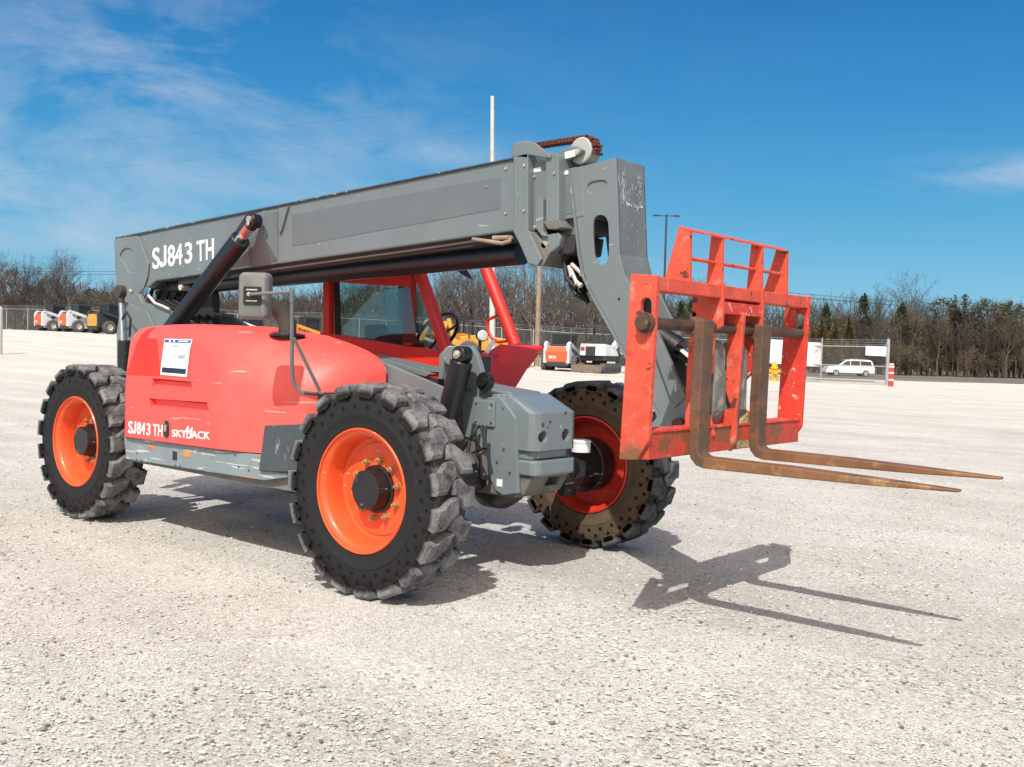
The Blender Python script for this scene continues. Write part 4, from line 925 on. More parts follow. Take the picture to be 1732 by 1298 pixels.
# the far post bends back into the roof
pth=[FA,FB,FB+Vector((-.05,0,.075)),FB+Vector((-.16,0,.10)),Vector((R0b.x,CYF,FB.z+.14))]
mb=MB(); mb.tube([pth[0],pth[0].lerp(pth[1],.5),pth[1],pth[2],pth[3],pth[4]],.05,10); part(mb,'cab_post',red_m,smooth=True)
mb=MB(); bar3(mb,(R0b.x,CYF,R0b.z),(R0b.x,CYF,FB.z+.14),.075,.07); part(mb,'cab_post',red_m,bevel=.01)
mb=MB(); zr=FB.z+.14
mb.bb(R0b.x-.03,AtN.x+.02,CYN-.03,CYF+.04,ZR-.03,ZR+.04); part(mb,'cab_roof',red_m,bevel=.015)
# side panel: lower red skin with window openings above
pn=P2(CYN,[(540,572),(600,577),(748,598),(775,598),(766,640),(752,652),(745,650),(548,600)])
mb=MB(); mb.xz(P2(CYN,[(544,562),(690,586),(752,593),(768,612),(750,626),(700,617),(640,603),(544,590)]),CYN-.02,CYN+.03); part(mb,'cab_side_sill',red_m,bevel=.008)
mb=MB(); mb.xz(P2(CYN,[(544,580),(640,600),(700,614),(754,625),(752,650),(544,640)]),CYN+.0,CYN+.05); part(mb,'cab_lower_panel',red_m,bevel=.008)
mb=MB(); mb.xz(P2(CYN,[(640,598),(752,622),(750,630),(700,627),(650,616)]),CYN-.025,CYN-.0205); part(mb,'sill_trim',gray)
mb=MB(); mb.xz(P2(CYN-.01,[(656,607),(668,611),(742,633),(735,637),(720,633),(692,622),(656,612)]),CYN-.10,CYN-.03); part(mb,'grey_sill_rail',gray)
mb=MB(); mb.xz(P2(CYN,[(560,450),(690,440),(690,484),(655,484),(566,477)]),CYN-.02,CYN+.02); part(mb,'window_header',red_m)
g=MB(); g.xz(P2(CYN,[(560,470),(676,470),(686,582),(562,571)]),CYN+.035,CYN+.041); part(g,'side_window',glass)
g=MB(); g.xz(P2(CYN,[(655,488),(700,486),(712,582),(664,578)]),CYN-.042,CYN-.036); part(g,'sliding_window',glass)
g=MB(); g.xz(P2(CYN,[(676,462),(708,462),(752,592),(690,584)]),CYN+.01,CYN+.016); part(g,'side_window',glass)
mb=MB(); mb.xz(P2(CYN,[(562,474),(569,474),(571,571),(563,570)]),CYN+.02,CYN+.034); mb.xz(P2(CYN,[(562,566),(690,583),(690,587),(562,571)]),CYN+.02,CYN+.034); part(mb,'window_seal',rubber)
# far side sill, dash, seat, steering wheel
mb=MB(); mb.xz(P2(CYF,[(600,575),(860,575),(870,600),(860,700),(560,700)]),CYF-.03,CYF+.03); 
SX=R0b.x
mb=MB(); mb.bb(SX,FA.x-.1,CYF-.03,CYF+.03,.75,1.30); mb.bb(SX-.02,SX+.03,CYN+.05,CYF-.03,.75,1.38); part(mb,'cab_tub',red_m,bevel=.01)
mb=MB(); mb.bb(SX,Ab.x,CYN+.05,CYF-.03,.80,.84); part(mb,'cab_floor',dark_ins)
mb=MB(); mb.bb(SX+.30,SX+.78,.52,.98,1.02,1.14); mb.bb(SX+.20,SX+.34,.54,.96,1.10,1.56); mb.bb(SX+.4,SX+.7,.6,.9,.84,1.02); part(mb,'seat',dark_ins,bevel=.04,seg=3)
mb=MB(); mb.bb(SX+.35,SX+.75,CYN+.06,CYN+.14,1.22,1.30); mb.bb(SX+.75,SX+.9,CYN+.08,CYN+.2,1.22,1.42); part(mb,'armrest',dark_ins,bevel=.01)
sw=at(740,565,'y',.72); nrm=Vector((-.80,0,.6)); u=Vector((0,1,0)); v=nrm.cross(u).normalized()
mb=MB(); mb.tube([sw+u*.19*math.cos(2*math.pi*i/40)+v*.19*math.sin(2*math.pi*i/40) for i in range(40)],.015,8,closed=True)
for a in (90,210,330): mb.tube([sw-nrm*.03,sw+u*.18*math.cos(R(a))+v*.18*math.sin(R(a))],.011,6)
mb.cyl(sw-nrm*.05,sw-nrm*.02,.045,16); mb.cyl(sw-nrm*.5,sw-nrm*.05,.022,10); part(mb,'steering_wheel',black,smooth=True)
mb=MB(); mb.hull([(sw.x+.02,CYN+.08,1.28),(sw.x+.3,CYN+.08,1.38),(sw.x+.02,CYF-.05,1.28),(sw.x+.3,CYF-.05,1.38),(sw.x+.32,CYN+.08,.9),(sw.x+.32,CYF-.05,.9),(sw.x+.1,CYN+.08,.9),(sw.x+.1,CYF-.05,.9)]); part(mb,'dashboard',dark_ins,bevel=.02)
# front grab handle on the far post, front wiper visor
mb=MB(); hp=[at(843,533,'y',CYF+.01),at(832,538,'y',CYF+.01),at(824,543,'y',CYF+.01),at(824,556,'y',CYF+.01),at(832,573,'y',CYF+.01),at(842,579,'y',CYF+.01),at(858,577,'y',CYF+.01)]
mb.tube(hp,.013,8); part(mb,'grab_handle',red_m,smooth=True)
mb=MB(); mb.hull([at(770,456,'y',CYF-.1),at(790,456,'y',CYF-.1),at(799,473,'y',CYF-.1),at(785,467,'y',CYF-.1),at(772,456,'y',CYF-.06),at(799,472,'y',CYF-.06),at(788,455,'y',CYF-.06)]); part(mb,'side_lamp',black)
# red front cowl of the cab over the far wheel
YA,YB=.50,1.16
cwl=[at(838,584,'y',YB),at(921,586,'y',YB)]
A=at(845,583,'y',.95); B=at(921,585,'y',1.12); C_=at(872,656,'y',.75); D_=at(822,640,'y',.42); E_=at(818,600,'y',.42); G=at(893,622,'y',.92); H=at(838,618,'y',.55)
mb=MB()
def solid(mb,pts,th):
    pts=[Vector(p) for p in pts]; n=(pts[1]-pts[0]).cross(pts[2]-pts[0]).normalized()
    mb.ext(pts,n*th)
solid(mb,[A,B,G,H],.012); solid(mb,[H,G,C_,D_],.012); solid(mb,[E_,A,H],.012); solid(mb,[E_,H,D_],.012)
part(mb,'cab_cowl',red_m,bevel=0)
mb=MB(); mb.hull([(Ab.x-.1,CYN,.95),(Ab.x-.1,CYN,1.36),(Ab.x-.1,CYF,1.36),(Ab.x-.1,CYF,.95),D_,E_,(E_.x,.42,1.0),(FA.x-.02,CYF,1.34),(FA.x-.02,CYF,1.0)]); part(mb,'cab_front_panel',red_m,bevel=.01)
mb=MB(); mb.tube([at(822,598,'y',.5),at(834,578,'y',.62)],.016,8); part(mb,'white_strut',white_m,smooth=True)
# --- fork carriage
XF=1.665; YA=-.854; YB=.816; DX=-.0275   # X lean per metre downwards
def lean(z): return XF+DX*(1.746-z)
pl_=P2(YA,[(1067,463),(1112,468),(1096,752),(1081,779),(1047,777)])
XB=min(q[0] for q in pl_)
prof=[(pl_[0][0],pl_[0][1]),(lean(1.746),1.746),(lean(.985),.985),(lean(.985)-.06,pl_[3][1]),(pl_[4][0],pl_[4][1])]
hc=at(1092,522,'y',YA); zbar=at(1088,546,'y',YA-.03).z
hole=stadium((hc.x,hc.z-.005),.030,.055)
for y0,y1,m_ in ((YA,YA+.028,carr_m),(YB-.028,YB,carr_rough)):
    mb=MB(); mb.xz(prof,y0,y1); o=part(mb,'carriage_side_plate',m_,bevel=.003); cut(o,MB().xz(hole,y0-.05,y1+.05))
# upper cross bar
def cross(z,h,d,name,m_,y0=YA+.028,y1=YB-.028,xo=-.004,bev=.004,flange=False):
    mb=MB(); x=lean(z)+xo; mb.bb(x-d,x,y0,y1,z-h/2,z+h/2); return part(mb,name,m_,bevel=bev)
zt=at(1112,481,'y',YA).z
cross(zt+.004,.066,.09,'upper_cross_bar',carr_m)
zb_=at(1098,757,'y',YA).z
cross(zb_+.000,.125,.09,'lower_cross_bar',carr_low,xo=-.012)
mb=MB(); mb.bb(lean(1.0)-.13,lean(1.0)-.008,YA+.03,YB-.03,zb_+.063,zb_+.073); part(mb,'lower_bar_flange',carr_rough)
# load guard above
ys=[PY(XF,[p])[0][0] for p in ((1170,470),(1224,480),(1291,490),(1333,497))]
zg0=zt+.035; ztop_=at(1172,391,'x',XF).z
gy=ys
for i,y in enumerate(gy):
    mb=MB(); mb.xz([(XF-.005,zg0),(XF-.010,ztop_),(XF-.075,ztop_+.022),(XF-(.15 if i in (0,3) else .095),zg0)],y-.011,y+.011); part(mb,'guard_upright',carr_m,bevel=.002)
mb=MB(); mb.xz([(XF-.008,ztop_-.004),(XF-.008,ztop_+.004),(XF-.078,ztop_+.030),(XF-.078,ztop_+.022)],gy[0]-.012,gy[3]+.012); part(mb,'guard_top_plate',carr_m,bevel=.001)
mb=MB(); zmid=at(1171,435,'x',XF).z; mb.cyl((XF-.05,gy[0],zmid),(XF-.05,gy[3],zmid),.0095,12); part(mb,'guard_rod',carr_m,smooth=True)
# hook plates and centre rib
y1_,y2_=gy[1],gy[2]
zc=lambda px:at(px[0],px[1],'x',XF).z
for y in (y1_,y2_):
    yy=y
    mb=MB(); mb.xz([(XF+.004,zt+.05),(XF+.004,zt-.17),(XF-.03,zt-.19),(XF-.17,zt-.19),(XF-.17,zt+.04)],yy-.013,yy+.013); o=part(mb,'hook_plate',carr_m,bevel=.003)
    mb=MB(); mb.xz([(lean(1.55)-.035,zt-.17),(lean(1.2)-.03,1.30),(lean(1.2)-.10,1.22),(lean(1.0)-.14,1.16),(lean(1.0)-.03,1.08),(lean(1.0)+.0,.98),(lean(1.0)-.08,.93),(XF-.19,.96),(XF-.19,1.3),(XF-.17,1.62)],yy-.013,yy+.013); o=part(mb,'hook_plate',carr_rough if y==y2_ else carr_m,bevel=.003)
    cut(o,MB().cyl((XF-.10,yy-.05,zbar+.035),(XF-.10,yy+.05,zbar+.035),.05,24),MB().cyl((XF-.12,yy-.05,1.02),(XF-.12,yy+.05,1.02),.02,16))
mb=MB(); mb.bb(XF-.05,XF+.001,y1_+.013,y2_-.013,zt-.105,zt-.045); part(mb,'centre_bar',carr_rough,bevel=.003)
ym=PY(XF,[(1255,560)])[0][0]
mb=MB(); mb.xz([(XF-.004,zt-.085),(XF+.014,zt-.10),(lean(1.2)+.010,1.2),(lean(1.0)+.008,1.05),(lean(1.0)+.008,.93),(lean(1.0)-.02,.885),(lean(1.0)-.10,.93),(lean(1.0)-.10,1.06),(lean(1.2)-.03,1.12),(lean(1.2)-.06,1.2),(XF-.08,zt-.10)],ym-.016,ym+.016); part(mb,'centre_rib',carr_m,bevel=.005)
mb=MB(); mb.bb(XF-.16,XF-.14,y1_,y2_,zt-.16,zt-.02); part(mb,'carriage_back_plate',carr_m)
coup_m=mat('dirty_pale_coupler',(.17,.175,.16),.7,var=.3,scale=9,bump=.3,spots=[((.34,.30,.23),.55,10,.08)])
cpl=MB(); cpl.xz([(XF-.15,1.43),(XF-.12,1.46),(XF-.085,1.46),(XF-.06,1.42),(XF-.055,1.10),(XF-.10,.99),(XF-.16,1.0)],y1_+.05,ym-.05); part(cpl,'coupler',coup_m,bevel=.01); coup_m=mat('dirty_pale_coupler',(.17,.175,.16),.7,var=.3,scale=9,bump=.3,spots=[((.34,.30,.23),.55,10,.08)])
cpl=MB(); cpl.xz([(XF-.15,1.43),(XF-.12,1.46),(XF-.085,1.46),(XF-.06,1.42),(XF-.055,1.10),(XF-.10,.99),(XF-.16,1.0)],ym+.03,y2_-.03); part(cpl,'coupler',coup_m,bevel=.01)
mb=MB(); mb.hull([(lean(1.)-.10,y1_+.25,.97),(lean(1.)-.01,y1_+.26,.90),(lean(1.)-.01,y2_+.01,.90),(lean(1.)-.10,y2_+.02,1.10),(lean(1.)-.03,y2_-.02,1.08),(lean(1.)-.02,y1_+.3,1.02)]); part(mb,'mud_clump',moss)
# gooseneck to carriage links
mb=MB(); 
for y in (HY0-.02,HY1-.01): mb=MB(); mb.xz([(1.22,1.0),(1.42,1.22),(XF-.20,1.10),(XF-.20,.94),(1.30,.92)],y,y+.03); part(mb,'coupler_link',gray,bevel=.006)
mb=MB(); lp=at(1150,725,'y',HY0-.03); mb.cyl((lp.x,HY0-.06,lp.z+.02),(lp.x,HY1+.06,lp.z+.02),.035,20); part(mb,'pin',bar_m,smooth=True)
# fork bar
xbar=at(1088,546,'y',YA-.03).x
mb=MB(); mb.cyl((xbar,YA-.012,zbar),(xbar,YB+.012,zbar),.028,24); part(mb,'fork_bar',bar_m,smooth=True)
for s_,y in ((-1,YA),(1,YB)):
    mb=MB(); mb.cyl((xbar,y+s_*.001,zbar),(xbar,y+s_*.022,zbar),.048,28); mb.cyl((xbar,y+s_*.022,zbar),(xbar,y+s_*.050,zbar),.038,8); part(mb,'bar_collar',bar_m,bevel=.003)
# forks
def fork(yc,tip_px,name,tipy):
    w2=.052; zt_=zbar+.03
    heel_z=.866
    xh=lean(.9)+.012
    tipx=2.885; tz=.858
    cl=[(xbar+.052,zbar+.03,.020),(xbar+.058,zbar-.06,.024),(lean(1.3)+.035,1.3,.0275),(xh+.0,1.06,.0275),(xh,.95,.0275)]
    # side profile of the fork: outside then inside
    xo=cl[0][0]
    out=[(xbar+.010,zt_),(xh+.030+.008,zt_),(xh+.033,1.30),(xh+.030,1.15),(xh+.028,.925)]
    out+=[(xh+.028+.035*(1-math.cos(R(a))),.925-.035*math.sin(R(a))) for a in (30,60,90)]
    out+=[(xh+.5,.885),(tipx-.35,.873),(tipx,.862)]
    inn=[(tipx,.850),(tipx-.35,.842),(xh+.5,.838),(xh+.06,.836)]
    inn+=[(xh+.06-.085*math.sin(R(a)),.836+.085*(1-math.cos(R(a)))) for a in (30,60,90)]
    inn+=[(xh-.027,1.15),(xh-.022,1.3),(xh-.016,zbar-.06)]
    poly=out+inn
    mb=MB(); n=len(poly)
    def yw(x): 
        t=(x-(tipx-.45))/.45
        return w2*(1-.62*max(0,t)**1.5) 
    def yo(x): return (tipy-yc)*max(0,(x-xh))/(tipx-xh)
    vs=[(x,yc+yo(x)-yw(x),z) for x,z in poly]+[(x,yc+yo(x)+yw(x),z) for x,z in poly]
    # split into shank and blade strips (quads between outer and inner lines)
    no,ni=len(out),len(inn)
    fs=[]
    iidx=list(range(no+ni-1,no-1,-1))   # inner points walked from the top
    import itertools
    o_i=0; i_i=0
    a_=list(range(no)); b_=iidx
    # triangulate between the two polylines
    while o_i<no-1 or i_i<ni-1:
        if i_i>=ni-1 or (o_i<no-1 and o_i/(no-1)<=i_i/(ni-1)):
            tri=(a_[o_i],a_[o_i+1],b_[i_i]); o_i+=1
        else:
            tri=(a_[o_i],b_[i_i+1],b_[i_i]); i_i+=1
        fs.append(tri); fs.append(tuple(k+n for k in tri[::-1]))
    for i in range(n): fs.append((i,(i+1)%n,(i+1)%n+n,i+n))
    mb.add(vs,fs)
    f=part(mb,name,fork_m,bevel=.006)
    e=MB(); e.cyl((xbar,yc-.055,zbar),(xbar,yc+.055,zbar),.047,24)
    e.hull([(xbar,yc-.05,zbar+.045),(xbar,yc+.05,zbar+.045),(xbar+.06,yc-.05,zbar+.02),(xbar+.06,yc+.05,zbar+.02),(xbar+.055,yc-.05,zbar-.08),(xbar+.055,yc+.05,zbar-.08),(xbar,yc-.05,zbar-.04),(xbar,yc+.05,zbar-.04)])
    part(e,'fork_eye',fork_m,bevel=.006)
    return f
f1=fork(-.413,None,'fork',-.405); f2=fork(.215,None,'fork',.235)
for f in (f1,f2): f.data.materials.append(tip_m); 
for f in (f1,f2):
    for p_ in f.data.polygons:
        if p_.center.x>1.85: p_.material_index=1
# ================================================================ the yard and the road behind
def upright(o,p,rz=0): o.location=p; o.rotation_euler=(0,0,rz); return o
VIEWYAW=math.atan2(WH.y,WH.x)
gal=mat('galvanised_steel',(.42,.43,.43),.5,metal=.5,var=.12,scale=3)
wood_m=mat('weathered_pole_wood',(.27,.205,.15),.85,var=.25,scale=4,bump=.3)
conc_m=mat('pale_pole',(.50,.49,.45),.7,var=.1,scale=3)
wire_m=mat('dark_wire',(.03,.035,.045),.6)
signw=mat('white_sheet_sign',(.72,.74,.77),.5,var=.03)
# --- chain link: flat wire net, see-through between the wires
link=bpy.data.materials.new('chain_link_mesh'); link.use_nodes=True; t=link.node_tree; n=t.nodes; n.clear(); l=t.links
o_=n.new('ShaderNodeOutputMaterial'); mx_=n.new('ShaderNodeMixShader'); tr=n.new('ShaderNodeBsdfTransparent'); df=n.new('ShaderNodeBsdfDiffuse'); df.inputs[0].default_value=(.17,.175,.17,1)
co=n.new('ShaderNodeTexCoord'); sp=n.new('ShaderNodeSeparateXYZ'); l.new(co.outputs['Object'],sp.inputs[0])
def M2(op,a,b=None):
    q=n.new('ShaderNodeMath'); q.operation=op
    for i,v in enumerate((a,b)):
        if v is None: continue
        if hasattr(v,'is_output'): l.new(v,q.inputs[i])
        else: q.inputs[i].default_value=v
    return q.outputs[0]
hx_=M2('MULTIPLY',sp.outputs['X'],14.); hz_=M2('MULTIPLY',sp.outputs['Z'],14.)
a1=M2('ABSOLUTE',M2('SUBTRACT',M2('FRACT',M2('ADD',M2('ADD',hx_,hz_),500.)),.5)); a2=M2('ABSOLUTE',M2('SUBTRACT',M2('FRACT',M2('ADD',M2('SUBTRACT',hx_,hz_),500.)),.5))
mk=M2('MAXIMUM',M2('LESS_THAN',a1,.055),M2('LESS_THAN',a2,.055)); l.new(mk,mx_.inputs[0]); l.new(tr.outputs[0],mx_.inputs[1]); l.new(df.outputs[0],mx_.inputs[2]); l.new(mx_.outputs[0],o_.inputs[0])
def fence(pts,h,label,arms=True,sp_=3.0,mid=False):
    root=empty('chain_link_fence',pts[0]); tag(root,label,'fence')
    base=Vector(pts[0]); fine=[]
    for a,b in zip(pts,pts[1:]):
        a=Vector(a);b=Vector(b); n_=max(1,round((b-a).length/sp_))
        for k in range(n_): q=a.lerp(b,k/n_); fine.append(Vector((q.x,q.y,ground_z(q.x,q.y))))
    q=Vector(pts[-1]); fine.append(Vector((q.x,q.y,ground_z(q.x,q.y))))
    pm=MB(); pm.cyl((0,0,-.1),(0,0,h),.035,8)
    if arms: pm.cyl((0,0,h),(.10,-.22,h+.30),.018,6)
    p0=pm.build('post',gal,parent=root); first=True
    for q in fine:
        o=p0 if first else p0.copy()
        if not first: sc.collection.objects.link(o); o.parent=root
        o.location=q-base; first=False
    r=MB(); r.tube([q-base+Vector((0,0,h-.02)) for q in fine],.024,6); r.build('top_rail',gal,parent=root)
    if mid: r=MB(); r.tube([q-base+Vector((0,0,h*.48)) for q in fine],.02,6); r.build('middle_rail',gal,parent=root)
    if arms:
        for k in range(3):
            r=MB(); r.tube([q-base+Vector((.033*(k+1),-.073*(k+1),h+.1*(k+1))) for q in fine],.009,4); r.build('barbed_wire',gal,parent=root)
    for a,b in zip(fine,fine[1:]):
        # each bay of netting in its own local frame so the weave runs along it
        d=b-a; L_=math.hypot(d.x,d.y); me=MB(); me.add([(0,0,.02),(L_,0,.02+d.z),(L_,0,h+d.z),(0,0,h)],[(0,1,2,3)])
        o=me.build('wire_net',link,parent=root,fix=False); o.location=a-base; o.rotation_euler=(0,0,math.atan2(d.y,d.x))
    return root
f1pts=[gp(-60,98),gp(120,93),gp(400,84),gp(700,73),gp(900,66),gp(1100,62),gp(1240,60)]
fence(f1pts,2.15,'long chain link fence with barbed wire behind the parked machines')
# gate section by the road
def gate():
    a=gp(1290,57); b=gp(1388,55); c2=gp(1500,52.5)
    root=empty('chain_link_gate',a); tag(root,'galvanised chain link gate panel with white sheets beside the road','gate')
    hgt=2.05
    for p0,p1 in ((a,b),(b,c2)):
        A=p0-a; B=p1-a; d=B-A; L_=math.hypot(d.x,d.y)
        for z in (.12,1.0,hgt): MB().tube([A+Vector((0,0,z)),B+Vector((0,0,z))],.03,6).build('gate_rail',gal,parent=root)
        if p1 is c2 or True:
            me=MB(); me.add([(0,0,.1),(L_,0,.1+d.z),(L_,0,hgt+d.z),(0,0,hgt)],[(0,1,2,3)]); o=me.build('wire_net',link,parent=root,fix=False); o.location=A; o.rotation_euler=(0,0,math.atan2(d.y,d.x))
        for k in range(3): MB().tube([A+Vector((0,0,hgt+.12*(k+1))),B+Vector((0,0,hgt+.12*(k+1)))],.009,4).build('barbed_wire',gal,parent=root)
    for q,r_ in ((b,.035),(c2,.09)):
        MB().cyl(q-a+Vector((0,0,-.1)),q-a+Vector((0,0,2.5)),r_,12).build('gate_post',gal,parent=root)
    MB().lathe([(0,.12),(.08,.08),(.1,.0)],12,'Z',c2-a+Vector((0,0,2.48))).build('post_cap',wire_m,parent=root)
    d=(b-a).normalized()
    # brace across the white sheet
    MB().tube([b-a+d*-1.1+Vector((0,-.06,1.1)),b-a+Vector((0,-.06,hgt))],.012,5).build('gate_brace',gal,parent=root)
    for (px0,px1,py0,py1,lb) in ((1296,1323,586,626,0),(1340,1387,590,630,1),(1462,1497,597,613,2)):
        aa=56.6 if px1<1330 else 55.8 if px1<1400 else 53.0; 
        q0=gp(px0,aa-.1); q1=gp(px1,aa-.7)
        hz=lambda px,py,q:CAM.z-((py-(603.+.0278*(px-866)-(2 if False else 0)))/F)*aa
        z0=hz(px0,py1,q0); z1=hz(px0,py0,q0)
        dd=q1-q0; nrm=Vector((-dd.y,dd.x,0)).normalized()*.012
        m_=MB(); m_.ext([(q0.x,q0.y,z0),(q1.x,q1.y,z0-.03),(q1.x,q1.y,z1-.03),(q0.x,q0.y,z1)],nrm)
        o=m_.build('sheet_sign',signw); o.location=(0,0,0)
        tag(o,('blank white sheet tied low on the fence beside the yellow hydrant','large blank white sheet left of the white minivan on the gate','small blank white sheet high on the gate beside its end post')[lb],'sign','white sheets on the fence')
gate()
# --- bollard, hydrant, post
def bollard():
    p=gp(1507,50.5); root=empty('bollard',p); tag(root,'red and white banded bollard standing beside the gate end post','bollard')
    h=1.12; redp=mat('bollard_red',(.62,.05,.04),.5); 
    MB().cyl((0,0,-.1),(0,0,h),.13,20).build('tube',redp,parent=root,smooth=True)
    for z in (.30,.66,.98): MB().cyl((0,0,z),(0,0,z+.085),.133,20,cap=False).build('white_band',white_m,parent=root)
    MB().lathe([(.13,h),(.1,h+.05),(0,h+.07)],20,'Z').build('cap',white_m,parent=root)
    # stone at its foot
bollard()
def hydrant():
    p=gp(1309,54.5); root=empty('fire_hydrant',p); tag(root,'yellow fire hydrant in front of the white sheet','fire hydrant'); y=yellow_m
    mb=MB(); mb.lathe([(0,0),(.19,0),(.19,.05),(.12,.06),(.115,.48),(.16,.50),(.16,.55),(.13,.57),(.12,.66),(.07,.74),(.035,.76),(.035,.82),(0,.83)],20,'Z'); mb.build('barrel',y,parent=root,smooth=True)
    a=VIEWYAW-math.pi/2
    for s in (-1,1):
        d=Vector((math.cos(a)*s,math.sin(a)*s,0)); MB().cyl(d*.1+Vector((0,0,.40)),d*.25+Vector((0,0,.40)),.065,14).build('hose_outlet',y,parent=root)
    d=Vector((-math.cos(VIEWYAW),-math.sin(VIEWYAW),0)); MB().cyl(d*.1+Vector((0,0,.36)),d*.24+Vector((0,0,.36)),.085,16).build('pumper_outlet',y,parent=root)
    root.scale=(1.35,1.35,1.35)
hydrant()
p=gp(-3,44); mb=MB(); mb.cyl((0,0,-.2),(0,0,2.05),.15,18); mb.lathe([(.15,2.05),(.12,2.12),(0,2.15)],18,'Z'); o=mb.build('guard_post',mat('grey_white_post',(.55,.55,.52),.6),smooth=True); o.location=p; tag(o,'pale round guard post at the left edge of the yard','post')
# --- poles and wires
def pole(px,a,h,r0,r1,m_,label,name='utility_pole',arm=False,lean=(0,0)):
    p=gp(px,a); root=empty(name,p); tag(root,label,'pole')
    mb=MB(); mb.cyl((0,0,-.3),(lean[0]*h,lean[1]*h,h),r0,14,r1); mb.build('shaft',m_,parent=root,smooth=True)
    return root,p
lx=-.0275
up1,p1=pole(832.5,46,12.75,.15,.085,conc_m,'tall pale utility pole rising behind the boom',lean=(RH.x*lx,RH.y*lx))
mb=MB(); 
for z,s in ((12.2,.12),(11.2,.10)): mb.cyl(Vector((RH.x*lx*z,RH.y*lx*z,z)),Vector((RH.x*(lx*z+s),RH.y*(lx*z+s),z)),.03,6)
mb.build('insulator_pin',wire_m,parent=up1)
up2,p2=pole(907,58,8.8,.17,.12,wood_m,'brown wooden utility pole beside the skid steer loader')
# light pole with twin heads
lp_,pl2=pole(1118,78,11.9,.11,.075,wire_m,'slim dark light pole with twin lamp heads',name='light_pole')
for s in (-1,1):
    d=RH*s
    MB().cyl(Vector((0,0,11.8)),d*.75+Vector((0,0,11.8)),.03,6).build('lamp_arm',wire_m,parent=lp_)
    mb=MB(); mb.hull([d*x+WH*y+Vector((0,0,z)) for x in (.55,1.05) for y in (-.15,.15) for z in (11.76,11.86)]); mb.build('lamp_head',wire_m,parent=lp_)
def wire(p,q,sag,r,label,n_=24):
    p=Vector(p);q=Vector(q); mb=MB(); mb.tube([p.lerp(q,i/n_)-Vector((0,0,sag*4*(i/n_)*(1-i/n_))) for i in range(n_+1)],r,5)
    o=mb.build('power_line',wire_m); tag(o,label,'power line','overhead power lines'); return o
def pt(px,py,a):        # a point in the air at a distance
    d=RT*((px-CX)/F)-UP*((py-CY)/F)+FW; k=a/(d.x*WH.x+d.y*WH.y); return CAM+d*k
wa='dark power line crossing the sky over the right hand woods'
for dy,lb in ((0,'upper of the two close power lines running to the right woods'),(9,'lower of the two close power lines running to the right woods')): wire(pt(907,449+dy*.4,58),pt(1900,527+dy,70),.5,.022 if dy else .014,lb)
for dy,lb in ((0,'upper power line in front of the left bare trees'),(6,'lower power line in front of the left bare trees')): wire(pt(-200,457+dy,90),pt(907,449+dy*.5,58),.25,.016,lb)
wire(pt(834,176,46),pt(-400,262,60),.5,.0026,'faint topmost power line running left from the tall pole'); wire(pt(834,174,46),pt(2000,226,60),.4,.0026,'faint topmost power line running right from the tall pole')
wire(pt(834,218,46),pt(-400,318,60),.4,.0028,'second faint power line running left from the tall pole'); wire(pt(834,216,46),pt(2000,368,60),.4,.002,'second faint power line running right from the tall pole')
wire(pt(-400,300,130),pt(2100,470,130),2.5,.004,'lowest faint power line sloping across the whole sky')
# --- road beyond the gate
asph=mat('asphalt_road',(.13,.128,.125),.9,var=.12,scale=2,bump=.2)
verge=mat('dry_grass_verge_soil',(.19,.155,.11),.95,var=.35,scale=1.2,bump=.5,bscale=8,spots=[((.30,.27,.21),.55,3,.1)])
def strip_(px0,px1,aL0,aL1,aR0,aR1,dz,name,m_,kind='structure',n_=40):
    vs=[]
    for i in range(n_+1):
        t=i/n_
        for a0,a1 in ((aL0,aR0),(aL1,aR1)):
            for q in (0,):
                a=a0+(a1-a0)*t; px=px0+(px1-px0)*t; p=gp(px,a,dz); vs.append(p)
    mb=MB(); mb.add(vs,[(2*i,2*i+2,2*i+3,2*i+1) for i in range(n_)]); o=mb.build(name,m_,fix=False); tag(o,kind=kind); return o
strip_(1200,2400,99,113,92,106,.03,'road',asph)
strip_(1150,2400,113.,500,106,500,.05,'forest_floor',verge)
strip_(-700,1170,102,500,92,500,.06,'forest_floor',verge)
strip_(1200,2400,95,99,88,92,.04,'verge',verge)
strip_(1240,1480,60,66,60,62,.045,'gravel_bank',verge)
